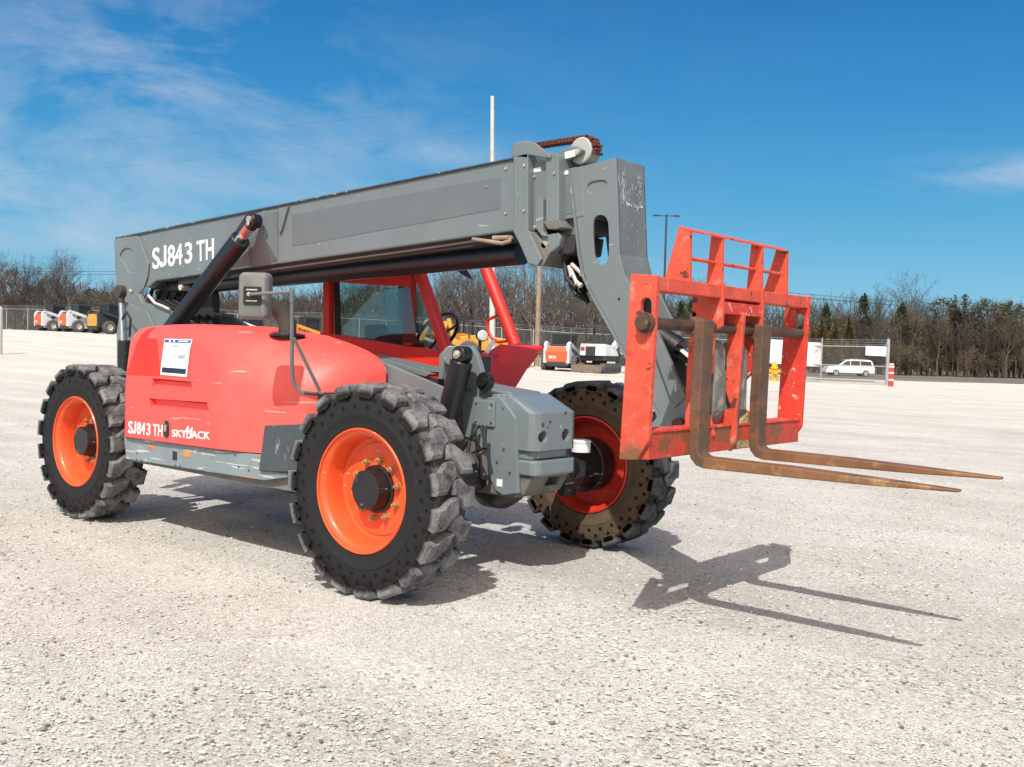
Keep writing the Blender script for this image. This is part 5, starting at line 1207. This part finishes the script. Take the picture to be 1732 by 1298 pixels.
# --- white minivan
def minivan():
    p=gp(1433,106,.03); root=empty('minivan',p,math.atan2(-RH.y,-RH.x)); tag(root,'white minivan driving left on the road behind the gate','minivan')
    wp=mat('white_car_paint',(.80,.81,.82),.25,var=.02,coat=.6)
    # local +X = front
    sec=[(-2.55,.35),(-2.6,.95),(-2.5,1.15),(-2.35,1.66),(-2.1,1.76),(-.2,1.80),(.45,1.72),(1.45,1.12),(2.3,.98),(2.6,.72),(2.62,.35)]
    mb=MB(); n_=len(sec); vs=[]
    for y,k in ((-.98,0),(-.80,1),(.80,1),(.98,0)):
        for x,z in sec:
            if z>1.13 and k==0: vs.append((x*.99,y*.99,1.12+ (z-1.12)*.02))
            else: vs.append((x,y,z))
    # lower body
    lo=[(-2.55,.32),(-2.62,.9),(-2.48,1.13),(1.42,1.13),(2.32,.99),(2.62,.70),(2.62,.34)]
    mb=MB(); mb.xz(lo,-.97,.97); body=mb.build('body',wp,parent=root,bevel=.07,seg=3)
    mb=MB(); A=[(-2.48,1.10),(-2.33,1.66),(-2.1,1.77),(-.1,1.81),(.42,1.74),(1.46,1.10)]
    vs=[(x,s*(.95 if z<1.2 else .78),z) for s in (-1,1) for x,z in A]; m6=len(A)
    mb.add(vs,[tuple(range(m6)),tuple(range(2*m6-1,m6-1,-1))]+[(i,(i+1)%m6,(i+1)%m6+m6,i+m6) for i in range(m6)]); mb.build('cabin',wp,parent=root,bevel=.05)
    for s in (-1,1):
        def q(x,z): t=(z-1.10)/(1.7-1.10); return (x,s*(.962-.17*t),z)
        for nm,pp in (('side_window',[(-2.25,1.2),(-2.18,1.6),(-1.05,1.66),(-1.05,1.2)]),('side_window',[(-.98,1.2),(-.98,1.66),(-.02,1.66),(-.02,1.2)]),('side_window',[(.06,1.2),(.06,1.66),(.38,1.62),(1.15,1.2)])):
            m_=MB(); m_.ext([q(*a) for a in pp],(0,s*.012,0)); m_.build(nm,glassd,parent=root)
        for x in (-1.62,1.55):
            w_=MB(); w_.lathe([(0,-.10),(.33,-.10),(.345,-.08),(.345,.08),(.33,.10),(0,.10)],28,'Y'); wh=w_.build('wheel',rubber,parent=root,smooth=True); wh.location=(x,s*.90,.345)
            w_=MB(); w_.lathe([(0,s*.105),(.10,s*.112),(.23,s*.106),(.235,s*.09)],20,'Y'); w_.build('hubcap',gal,parent=wh,smooth=True)
        m_=MB(); m_.bb(2.38,2.6,s*.62-.16,s*.62+.16,.76,.88); m_.build('headlight',glassd,parent=root,bevel=.02)
        m_=MB(); m_.bb(-2.6,-2.5,s*.80-.12,s*.80+.12,.95,1.15); m_.build('tail_light',redt,parent=root,bevel=.02)
        m_=MB(); m_.bb(.85,1.0,s*1.0-.08,s*1.0+.08,1.16,1.3); m_.build('door_mirror',wp,parent=root,bevel=.02)
        m_=MB(); m_.tube([(-1.9,s*.62,1.82),(-.4,s*.62,1.85)],.02,6); m_.build('roof_rail',gal,parent=root)
    m_=MB(); m_.hull([(1.40,y,1.16) for y in (-.86,.86)]+[(.52,y,1.70) for y in (-.74,.74)]+[(1.44,y,1.155) for y in (-.86,.86)]+[(.56,y,1.705) for y in (-.74,.74)]); m_.build('windscreen',glassd,parent=root)
redt=mat('red_lamp',(.4,.02,.02),.3)
minivan()
# --- parked machines
so_=mat('orange_machine_paint',(.74,.10,.035),.45,var=.08); sw_=mat('white_machine_paint',(.66,.67,.68),.45,var=.08); yl=mat('yellow_machine_paint',(.58,.26,.03),.5,var=.1)
dk=mat('dark_machine_parts',(.03,.032,.035),.6,var=.2); tyr=mat('grey_tyre',(.09,.088,.085),.85,var=.2); rimr=mat('red_wheel_rim',(.5,.04,.03),.5); rimw=mat('cream_wheel_rim',(.55,.52,.46),.6)
cabg=mat('blue_grey_cab',(.03,.042,.05),.5,var=.1)
def skid_steer(p,yaw,body,side,rim,cabm,label,sc_=1.0,arms=1.0,tracks=False,word=None,badge=False):
    r=empty('skid_steer_loader',p,yaw); tag(r,label,'loader','loaders parked along the fence')
    r.scale=(sc_,)*3
    P=lambda mb,nm,m_,pa=r,**k: mb.build(nm,m_,parent=pa,**k)
    # local +X forward; rear door at -X
    mb=MB(); mb.xz([(-1.25,.42),(-1.28,1.05),(-1.15,1.32),(-.5,1.35),(.9,.75),(1.05,.40),(.9,.28),(-1.1,.28)],-.50,.50); P(mb,'tub',side if side is not body else body,bevel=.03)
    mb=MB(); mb.hull([(-1.33,-.62,.50),(-1.33,.62,.50),(-1.36,-.62,1.02),(-1.36,.62,1.02),(-1.28,-.56,1.28),(-1.28,.56,1.28),(-1.12,-.62,1.3),(-1.12,.62,1.3),(-1.12,-.62,.45),(-1.12,.62,.45)]); d=P(mb,'rear_door',body,bevel=.04,seg=3)
    if word:
        q=text(word,'door_lettering',.20,decal_w,None,Matrix.Translation((-1.362,.40,.66))@Matrix(((0,0,-1,0),(-1,0,0,0),(0,1,0,0),(0,0,0,1))),sx=1.0,bold=.03); q.parent=r
    if badge:
        mb=MB(); mb.bb(-1.375,-1.36,-.13,.13,.78,1.02); P(mb,'badge',gal)
    mb=MB(); mb.hull([(-1.3,y,.28) for y in (-.55,.55)]+[(-1.3,y,.46) for y in (-.55,.55)]+[(-1.1,y,.22) for y in (-.5,.5)]); P(mb,'rear_bumper',dk)
    mb=MB(); mb.bb(-1.18,-.55,-.42,.42,1.32,1.42); P(mb,'engine_grille',dk,bevel=.02)
    # cab cage
    mb=MB(); 
    for x0,x1 in ((-.50,-.42),(.45,.52)):
        for y in (-.52,.52): mb.hull([(x0,y-.035,.8),(x0,y+.035,.8),(x1,y-.035,.8),(x1,y+.035,.8),(x0,y-.035,1.95),(x0,y+.035,1.95),(x1,y-.035,1.95),(x1,y+.035,1.95)])
    mb.bb(-.52,.55,-.58,.58,1.93,2.03); mb.bb(-.50,-.44,-.44,.44,1.30,1.42); P(mb,'cab_frame',cabm,bevel=.015)
    mb=MB(); mb.bb(-.47,-.455,-.49,.49,1.42,1.92); P(mb,'rear_window',glassd)
    mb=MB(); mb.bb(-.42,.45,-.45,-.44,1.05,1.9); P(mb,'side_screen',glassd); mb=MB(); mb.bb(-.42,.45,.44,.45,1.05,1.9); P(mb,'side_screen',glassd)
    mb=MB(); mb.bb(-.3,.2,-.3,.3,.85,1.0); mb.bb(-.35,-.2,-.3,.3,1.0,1.5); P(mb,'seat',dk,bevel=.04)
    for s in (-1,1):
        mb=MB(); mb.xz([(-1.33,.42),(-1.34,1.28),(-1.22,1.50),(-1.02,1.50),(-.90,1.1),(-.5,.9),(-.5,.42)],s*.62-.09,s*.62+.09); P(mb,'tower',side,bevel=.03)
        mb=MB(); mb.xz([(-1.28,1.36),(-1.12,1.56),(-.8,1.50),(.9,.98),(1.35,.62),(1.5,.25),(1.36,.22),(1.16,.55),(.8,.80),(-.85,1.30)],s*.64-.07,s*.64+.07); P(mb,'lift_arm',side,bevel=.02)
        mb=MB(); mb.cyl((-1.0,s*.56,.75),(-.2,s*.56,1.15),.045,10); P(mb,'arm_cylinder',dk)
        if tracks:
            mb=MB(); mb.xz(stadium((0,0),.28,.28,8),s*.80-.16,s*.80+.16)
            pts=[(x,z) for x,z in [(-.85+.28*math.cos(R(a)),.30+.28*math.sin(R(a))) for a in range(90,271,20)]+[(.85+.28*math.cos(R(a)),.30+.28*math.sin(R(a))) for a in range(-90,91,20)]]
            mb=MB(); mb.xz(pts,s*.80-.16,s*.80+.16); P(mb,'track',tyr,bevel=.02)
        else:
            for x in (-.60,.52):
                mb=MB(); mb.lathe([(.20,-.13),(.36,-.14),(.41,-.10),(.415,0),(.41,.10),(.36,.14),(.20,.13)],24,'Y'); 
                for k in range(18):
                    a=2*math.pi*k/18; mb.box((.415*math.cos(a),0,.415*math.sin(a)),(.05,.26,.05),Matrix.Rotation(-a,3,'Y'))
                w_=P(mb,'wheel',tyr,smooth=False); w_.location=(x,s*.84,.43)
                mb=MB(); mb.lathe([(.22,s*.12),(.17,s*.06),(.08,s*.05),(.0,s*.07)],18,'Y'); mb.build('rim',rim,parent=w_,smooth=True)
    mb=MB(); mb.xz([(1.45,.12),(2.15,.10),(2.18,.14),(1.62,.2),(1.55,.62),(1.45,.62)],-.85,.85); P(mb,'bucket',dk,bevel=.01)
    return r
def place(px,a,deg): return gp(px,a),VIEWYAW+R(deg)
p,y=place(93,84,-42); skid_steer(p,y,so_,sw_,rimw,dk,'white loader with orange rear door and raised arms, leftmost by the fence',sc_=1.12,word='S770')
p,y=place(136,80,-42); skid_steer(p,y,so_,sw_,rimw,cabg,'second white loader from the left with faded orange rear door',sc_=1.12,word='S650')
p,y=place(186,74,-38); skid_steer(p,y,yl,dk,rimw,dk,'yellow and black loader half hidden behind the tall silver rod',sc_=1.12,badge=True)
p,y=place(357,62,-30); skid_steer(p,y,so_,sw_,rimr,dk,'white loader peeping over the hood right of the lift cylinder')
p,y=place(425,60,-55); skid_steer(p,y,sw_,sw_,rimr,dk,'white armed loader just below the mirror, behind the hood')
p,y=place(522,60,-60); skid_steer(p,y,yl,yl,rimr,dk,'yellow loader between the exhaust and the cab')
p,y=place(700,61,-48); skid_steer(p,y,sw_,sw_,rimr,dk,'white loader seen through the cab beside the steering wheel')
p,y=place(952,53,-20); skid_steer(p,y,so_,sw_,rimr,cabg,'orange and white wheeled loader with dark blue cab near the wooden pole',word='S510')
def tractor_loader(px,a,deg,label):
    p,y=place(px,a,deg); r=empty('yellow_backhoe',p,y); tag(r,label,'backhoe','yellow backhoes parked behind the cab')
    P=lambda mb,nm,m_,**k: mb.build(nm,m_,parent=r,**k)
    mb=MB(); mb.xz([(-1.4,.6),(-1.4,1.5),(-.2,1.6),(1.6,1.35),(1.7,.6)],-.42,.42); P(mb,'body',yl,bevel=.05)
    mb=MB(); mb.bb(-.9,.3,-.55,.55,2.35,2.45); P(mb,'canopy',dk,bevel=.02)
    for x in (-.85,.25):
        for s in (-1,1): MB().cyl((x,s*.5,1.4),(x,s*.5,2.36),.04,8).build('canopy_post',dk,parent=r)
    mb=MB(); mb.bb(-.5,0,-.25,.25,1.5,1.65); mb.bb(-.55,-.4,-.25,.25,1.6,2.05); P(mb,'seat',dk,bevel=.03)
    mb=MB(); mb.xz([(-1.4,.8),(-1.9,1.0),(-2.3,2.5),(-2.1,2.55),(-1.7,1.3),(-1.3,1.2)],-.14,.14); P(mb,'boom_arm',yl,bevel=.03)
    mb=MB(); mb.xz([(-2.3,2.4),(-2.6,2.3),(-2.95,1.1),(-2.75,1.05),(-2.2,2.2)],-.11,.11); P(mb,'dipper_arm',yl,bevel=.03)
    mb=MB(); mb.xz([(-2.95,1.1),(-3.1,.6),(-2.6,.4),(-2.45,.9),(-2.7,1.1)],-.3,.3); P(mb,'digging_bucket',dk,bevel=.02)
    for s in (-1,1):
        mb=MB(); mb.xz([(1.0,1.2),(1.2,1.4),(2.3,.6),(2.4,.3),(2.2,.3),(1.9,.6)],s*.5-.05,s*.5+.05); P(mb,'lift_arm',yl,bevel=.02)
        for x,rr_ in ((-.8,.62),(1.2,.42)):
            mb=MB(); mb.lathe([(.5*rr_,-.15),(.9*rr_,-.17),(rr_,-.1),(rr_,.1),(.9*rr_,.17),(.5*rr_,.15)],24,'Y'); w_=P(mb,'wheel',tyr,smooth=True); w_.location=(x,s*.75,rr_)
            mb=MB(); mb.lathe([(.52*rr_,s*.13),(.4*rr_,s*.05),(0,s*.06)],18,'Y'); mb.build('rim',yl,parent=w_,smooth=True)
    mb=MB(); mb.xz([(2.25,.1),(2.9,.1),(2.95,.15),(2.4,.25),(2.35,.75),(2.2,.75)],-.9,.9); P(mb,'front_bucket',yl,bevel=.01)
    return r
tractor_loader(782,60,-60,'yellow backhoe seen through the cab left of the work lamp')
tractor_loader(818,58,-100,'yellow backhoe behind the work lamp and the cab step')
def mini_excavator():
    p,y=place(1013,52.5,-33); r=empty('mini_excavator',p,y); tag(r,'white and black mini excavator with canopy and dozer blade','excavator')
    P=lambda mb,nm,m_,**k: mb.build(nm,m_,parent=r,**k)
    for s in (-1,1):
        pts=[(-.78+.24*math.cos(R(a)),.26+.24*math.sin(R(a))) for a in range(90,271,20)]+[(.78+.24*math.cos(R(a)),.26+.24*math.sin(R(a))) for a in range(-90,91,20)]
        mb=MB(); mb.xz(pts,s*.62-.15,s*.62+.15); tr_=P(mb,'track',tyr,bevel=.02)
        mb=MB()
        for x in (-.7,-.35,0,.35,.7): mb.cyl((x,s*.62-.16*s,.2),(x,s*.62+.165*s,.2),.10,14)
        mb.build('track_rollers',dk,parent=tr_)
    mb=MB(); mb.cyl((0,0,.4),(0,0,.62),.38,24); P(mb,'swing_bearing',dk)
    mb=MB(); mb.bb(-.85,.75,-.72,.72,.60,.88); P(mb,'counterweight',dk,bevel=.08,seg=3)
    mb=MB(); mb.hull([(-1.0,-.6,.86),(-1.0,.6,.86),(-.85,-.74,.86),(-.85,.74,.86),(-.98,-.58,1.42),(-.98,.58,1.42),(-.1,-.74,.86),(-.1,.74,.86),(-.1,-.7,1.40),(-.1,.7,1.40),(-.8,-.7,1.45),(-.8,.7,1.45)]); P(mb,'engine_cover',sw_,bevel=.04)
    mb=MB(); mb.bb(-1.02,-.99,-.25,.30,.85,1.32); P(mb,'grille',dk,bevel=.01)
    mb=MB(); mb.hull([(-.1,-.74,.86),(-.1,-.1,.86),(.75,-.74,.86),(.75,-.3,.86),(-.1,-.7,1.35),(-.1,-.1,1.35),(.55,-.7,1.15),(.55,-.3,1.15)]); P(mb,'side_tank',sw_,bevel=.05)
    mb=MB(); mb.bb(-1.03,-1.0,.36,.56,1.12,1.28); P(mb,'red_badge',redt)
    mb=MB(); mb.bb(-.62,.45,-.50,.62,2.28,2.40); P(mb,'canopy',cabg,bevel=.04)
    for x in (-.55,.38):
        for yy in (-.42,.55): MB().tube([(x,yy,1.2),(x,yy,2.32)],.05,8).build('canopy_post',dk,parent=r)
    mb=MB(); mb.bb(-.3,.15,-.1,.4,1.3,1.42); mb.bb(-.38,-.25,-.1,.4,1.4,1.9); P(mb,'seat',dk,bevel=.04)
    mb=MB(); mb.xz([(.75,.8),(.95,.75),(2.1,1.45),(2.4,1.9),(2.25,2.0),(1.8,1.6),(.75,1.05)],-.12,.12); P(mb,'boom_arm',sw_,bevel=.02)
    mb=MB(); mb.xz([(2.2,2.0),(2.42,1.95),(2.75,.9),(2.6,.85)],-.09,.09); P(mb,'dipper_arm',sw_,bevel=.02)
    mb=MB(); mb.xz([(2.6,1.0),(2.85,.85),(2.8,.4),(2.3,.35),(2.4,.75)],-.25,.25); P(mb,'digging_bucket',dk,bevel=.02)
    mb=MB(); mb.hull([(-1.5,-.85,.05),(-1.5,.85,.05),(-1.46,-.85,.42),(-1.46,.85,.42),(-1.42,-.85,.05),(-1.42,.85,.05),(-1.40,-.85,.42),(-1.40,.85,.42)]); P(mb,'dozer_blade',mat('brown_blade',(.16,.12,.09),.8,var=.25),bevel=.01)
    for s in (-1,1): MB().hull([(-1.45,s*.35-.05,.15),(-1.45,s*.35+.05,.15),(-1.45,s*.35,.25),(-.3,s*.35-.05,.3),(-.3,s*.35+.05,.3),(-.3,s*.35,.4)]).build('blade_arm',dk,parent=r)
    r.scale=(1.0,1.05,1.06)
mini_excavator()
# ---------------------------------------------------------------- trees
bark=mat('grey_brown_bark',(.085,.068,.058),.9,var=.3,scale=3,bump=.3,bscale=12)
twig=mat('twig_bark',(.064,.052,.046),.9,var=.25,scale=1.5); twig2=mat('tan_twig_bark',(.105,.078,.052),.9,var=.25,scale=1.5); twig3=mat('grey_twig_bark',(.07,.058,.06),.9,var=.25,scale=1.5)
cedar_m=mat('cedar_foliage',(.055,.068,.026),.9,var=.4,scale=.8,spots=[((.13,.085,.035),.52,.9,.2)]); cedar_b=mat('bronze_cedar_foliage',(.115,.080,.028),.9,var=.4,scale=.8,spots=[((.06,.07,.025),.55,.9,.2)])
olive_m=mat('olive_foliage',(.080,.074,.040),.9,var=.35,scale=.8); bud_m=mat('pale_bud_foliage',(.20,.22,.11),.9,var=.3,scale=1)
def bare_tree(seed,h,spread,tw,dense=1.0,trunk_frac=.22,leafm=None):
    rn=random.Random(seed); T=MB(); C=MB(); tips=[]
    def seg3(mb,a,b,r0,r1):
        d=(b-a); 
        if d.length<1e-4: return
        d.normalize(); u=d.orthogonal().normalized(); v=d.cross(u); o=len(mb.v)
        for p,r in ((a,r0),(b,r1)):
            for k in range(3): an=2.094*k; mb.v.append(p+(u*math.cos(an)+v*math.sin(an))*r)
        for k in range(3): mb.f.append([o+k,o+(k+1)%3,o+3+(k+1)%3,o+3+k])
    def grow(p,d,L,r,lev):
        n=3 if lev<3 else 2; q=p
        for i in range(n):
            nd=(d+Vector((rn.gauss(0,.16),rn.gauss(0,.16),rn.gauss(.05,.10)))).normalized()
            e=q+nd*(L/n); r1=r*(1-.28*(i+1)/n)
            if lev==0: T.cyl(q,e,r*(1-.28*i/n),7,r1,cap=False)
            else: seg3(C,q,e,r*(1-.28*i/n),r1)
            q=e; d=nd
            if lev>=1 and lev<4 and i<n-1 and rn.random()<.75*dense: side(q,d,L*.55,r1*.5,lev+1)
        if lev<4:
            k=rn.choice((2,3)) if lev<3 else 3
            for _ in range(k): side(q,d,L*rn.uniform(.58,.8),r1_(r)*.62,lev+1)
        else: tips.append(q)
    def r1_(r): return r*.72
    def side(q,d,L,r,lev):
        ax=Vector((rn.gauss(0,1),rn.gauss(0,1),rn.gauss(0,.5))); ax=(ax-d*ax.dot(d)).normalized(); an=rn.uniform(.3,.85)*spread
        nd=(d*math.cos(an)+ax*math.sin(an)); nd.z+=.12; nd.normalize(); grow(q,nd,L,max(r,.012),lev)
    tf=h*trunk_frac; base=Vector((0,0,-.3)); d=Vector((rn.gauss(0,.04),rn.gauss(0,.04),1)).normalized(); r0=h*.017
    T.cyl(base,base+d*(tf+.3),r0*1.25,8,r0,cap=False); q=base+d*(tf+.3)
    # a leading stem with limbs
    n=5; L=h*.72
    for i in range(n):
        nd=(d+Vector((rn.gauss(0,.10),rn.gauss(0,.10),.15))).normalized(); e=q+nd*(L/n); ra=r0*(1-.8*i/n); rb=r0*(1-.8*(i+1)/n)
        T.cyl(q,e,ra,6,rb,cap=False); q=e; d=nd
        for _ in range(rn.choice((1,2,2,3))): side(q,d,h*.30*(1-.5*i/n)*rn.uniform(.8,1.15),rb*.6,1 if i<3 else 2)
    grow(q,d,h*.12,r0*.2,3)
    tm=T.build('trunk',bark,fix=False); cm=C.build('crown',tw,fix=False)
    lf=None
    if leafm:
        Lm=MB()
        for t_ in tips:
            for _ in range(2):
                c=t_+Vector([rn.gauss(0,.14) for _ in range(3)]); u=Vector([rn.gauss(0,1) for _ in range(3)]).normalized()*.07; v=u.orthogonal().normalized()*.07; Lm.add([c-u-v,c+u-v,c+u+v,c-u+v],[(0,1,2,3)])
        lf=Lm.build('buds',leafm,fix=False)
    return tm,cm,lf
def cedar(seed,h,wd,m_,taper=1.0):
    rn=random.Random(seed); T=MB(); C=MB(); T.cyl((0,0,-.3),(0,0,h*.95),h*.018,7,.02,cap=False)
    n=int(2600)
    lob=[(rn.uniform(.12,.96),rn.uniform(0,6.283),rn.uniform(.16,.34)) for _ in range(34)]
    for i in range(n):
        lz,la,lr=rn.choice(lob); t=lz+rn.gauss(0,.045)
        if t<.08 or t>1.0: continue
        env=wd*(math.sin(math.pi*min(1,(1-t)*.62+.05))**.8)*((.55+.45*(1-t)) if taper else (.9+.35*math.sin(7*t+seed)))*(1 if t>.2 else .7+1.5*t)
        rr=env*min(1.1,max(.1,rn.gauss(.72,.24))); a=la+rn.gauss(0,.33)
        c=Vector((rr*math.cos(a),rr*math.sin(a),t*h+rn.gauss(0,.12)))
        s=rn.uniform(.07,.17)*h/8; u=Vector((math.cos(a),math.sin(a),rn.uniform(.1,1.1))).normalized()*s*1.5; v=Vector([rn.gauss(0,1) for _ in range(3)]).normalized()*s*.55
        C.add([c-u*.6-v*.5,c-u*.2+v,c+u,c+u*.1-v],[(0,1,2,3)])
    return T.build('trunk',bark,fix=False),C.build('crown',m_,fix=False),None
KIND={}; KH={}
def reg(k,parts):
    KH[k]=max(v.co.z for v in parts[1].data.vertices)
    KIND[k]=[p for p in parts if p]; [setattr(p,'hide_render',False) for p in KIND[k]]
SPECS=[('bare1',lambda:bare_tree(1,10,1.0,twig)),('bare2',lambda:bare_tree(2,11,.85,twig3,1.0,.3)),('bare3',lambda:bare_tree(3,9,1.1,twig,1.1)),('bare4',lambda:bare_tree(14,10,.9,twig2,1.)),('bare5',lambda:bare_tree(25,8,1.0,twig3,1.)),('slim',lambda:bare_tree(36,9,.55,twig2,.9,.35)),('brush',lambda:bare_tree(47,4,1.2,twig,1.2,.05)),('brush2',lambda:bare_tree(58,3.6,1.25,twig2,1.2,.05)),
('bud',lambda:bare_tree(61,9,1.0,twig2,1.,.25,bud_m)),('cedar1',lambda:cedar(5,8,1.9,cedar_m)),('cedar2',lambda:cedar(6,8,1.5,cedar_b)),('cedar3',lambda:cedar(8,8,2.6,olive_m,0)),('cedar4',lambda:cedar(19,8,2.2,cedar_m,0))]
for k_,f_ in SPECS: reg(k_,f_())
used_kind=set()
def tree(kind,px,a,h,label,group,name):
    p=gp(px,a); base=KH[kind]
    s=h/base; root=empty(name,p,rnd.uniform(0,6.28)); root.scale=(s*rnd.uniform(.85,1.15),s*rnd.uniform(.85,1.15),s)
    tag(root,label,'tree' if 'brush' not in kind else 'shrub',group)
    for o in KIND[kind]:
        c=o if kind not in used_kind else o.copy()
        if kind in used_kind: sc.collection.objects.link(c)
        c.parent=root
    used_kind.add(kind)
# skyline height in metres above the ground line, per photo column
def sky_h(px):   # top of the trees in photo pixels
    return interp(((-100,430),(20,428),(60,452),(118,436),(150,470),(190,480),(300,478),(520,480),(600,455),(700,455),(800,440),(950,440),(1050,470),(1200,480),(1380,510),(1460,500),(1520,486),(1600,508),(1660,505),(1732,515),(1900,512)),px)
def hor(px): return 601+.0278*(px-866)-3
rows=[]
def hfor(px,a,f=1.0):
    zt=CAM.z+(hor(px)-sky_h(px))/F*a; p=gp(px,a); return max(2.5,(zt-p.z)*f*(1.09 if f>.65 else 1))
LB={'bare1':('tall bare leafless tree among the woods behind the fence','bare trees behind the fence'),'cedar':('dark green cedar standing among the bare woods','cedars in the woods')}
def wood(px0,px1,step,a0,a1,kinds,hf,label,group,name,jit=.5):
    px=px0
    while px<px1:
        k=rnd.choice(kinds); a=rnd.uniform(a0,a1); q=px+rnd.uniform(-jit,jit)*step
        tree(k,q,a,hfor(q,a,rnd.uniform(*hf)),label,group,name); px+=step
wood(-90,560,15,104,126,['bare1','bare2','bare3','bare5'],(.72,1.02),'dark bare leafless tree in the woods behind the left fence','bare trees left','bare_tree')
wood(560,1090,14,86,112,['bare1','bare2','bare3','bare4','bare4'],(.70,1.0),'bare leafless tree in the woods behind the middle of the yard','bare trees middle','bare_tree')
wood(-90,1090,21,98,104,['brush','brush2','brush'],(.34,.55),'low leafless brush along the foot of the woods behind the yard','brush behind the yard','brush')
wood(1090,1330,15,120,135,['bare1','bare3','bare5'],(.75,.98),'grey bare tree in the woods seen through the fork carriage','bare trees behind carriage','bare_tree')
wood(1330,1900,15,124,140,['bare1','bare5','bare3','slim','bare2'],(.78,1.0),'grey bare leafless tree in the right hand woods beyond the road','bare trees right','bare_tree')
wood(1330,1900,13,119,124,['slim','bare4','bare5','slim'],(.55,.85),'slender tan stemmed bare tree at the road side of the right woods','slender trees right','slender_tree')
wood(1100,1900,20,117,121,['brush','brush2'],(.25,.42),'low leafless brush at the edge of the right woods','brush right','brush')
for px,a,f,k,lb in ((118,95,1.0,'bare2','big spreading bare tree standing alone above the two white loaders'),(1375,122,.95,'bud','pale budding tree just right of the fork carriage'),(1520,126,1.08,'bare3','large bare crown rising over the woods right of the gate post')):
    tree(k,px,a,hfor(px,a,f),lb,None,'bare_tree' if k!='bud' else 'budding_tree')
def ced(px,top,a,k,lb,gpn,wm=1.):
    p=gp(px,a); zt=CAM.z+(hor(px)-top)/F*a; tree(k,px,a,zt-p.z,lb,gpn,'cedar_tree')
for px,top in ((150,492),(170,498),(130,510)): ced(px,top,98,'cedar3','dark cedar mass behind the two white loaders','cedars left')
for px,top in ((1000,545),(1025,540),(1050,535),(975,560)): ced(px,top,90,'cedar3' if px!=1025 else 'cedar1','bushy green cedar behind the mini excavator','cedars behind excavator')
for px,top in ((1148,515),(1165,512),(1180,525),(1206,520)): ced(px,top,112,'cedar1','green cedar seen through the fork carriage','cedars behind carriage')
for px,top in ((1385,545),(1408,548),(1432,540),(1372,556)): ced(px,top,116,'cedar2','bronze tinged cedar behind the gate and minivan','bronze cedars')
for px,top,lb in ((1392,520,'pointed dark cedar first right of the fork carriage'),(1455,502,'tall dark conical cedar above the minivan'),(1520,518,'dark cedar directly above the gate end post')): ced(px,top,121,'cedar1',lb,None)
for px,top in ((1590,507),(1603,520),(1618,500),(1634,514),(1648,530),(1664,508),(1682,518),(1694,535),(1706,512),(1724,520),(1750,515),(1575,530),(1558,548),(1540,540)): ced(px,top,rnd.uniform(123,129),rnd.choice(['cedar3','cedar4','cedar3','cedar2','cedar4']),'dark olive cedar at the far right of the woods','cedars far right')
# far mass of twigs filling the depth of the woods
def far_wood():
    rn=random.Random(11); mb=MB()
    for i in range(52000):
        px=rn.uniform(-150,1950); a=rn.uniform(138,165) if px>1100 else rn.uniform(122,150)
        p=gp(px,a); H=hfor(px,a,.64)*(.75+.35*noise.noise(Vector((px*.02,a*.1,0))))*1.25*rn.random()**1.1; 
        c=Vector((p.x,p.y,p.z+H)); L_=rn.uniform(.5,1.5); d=Vector((rn.gauss(0,.5),rn.gauss(0,.5),1)).normalized()*L_; s=RH*rn.uniform(.03,.10)
        mb.add([c-s,c+s,c+d+s*.3,c+d-s*.3],[(0,1,2,3)])
    o=mb.build('far_woods',twig,fix=False); tag(o,'dense brown mass of far leafless woods','woods',kind='stuff')
far_wood()
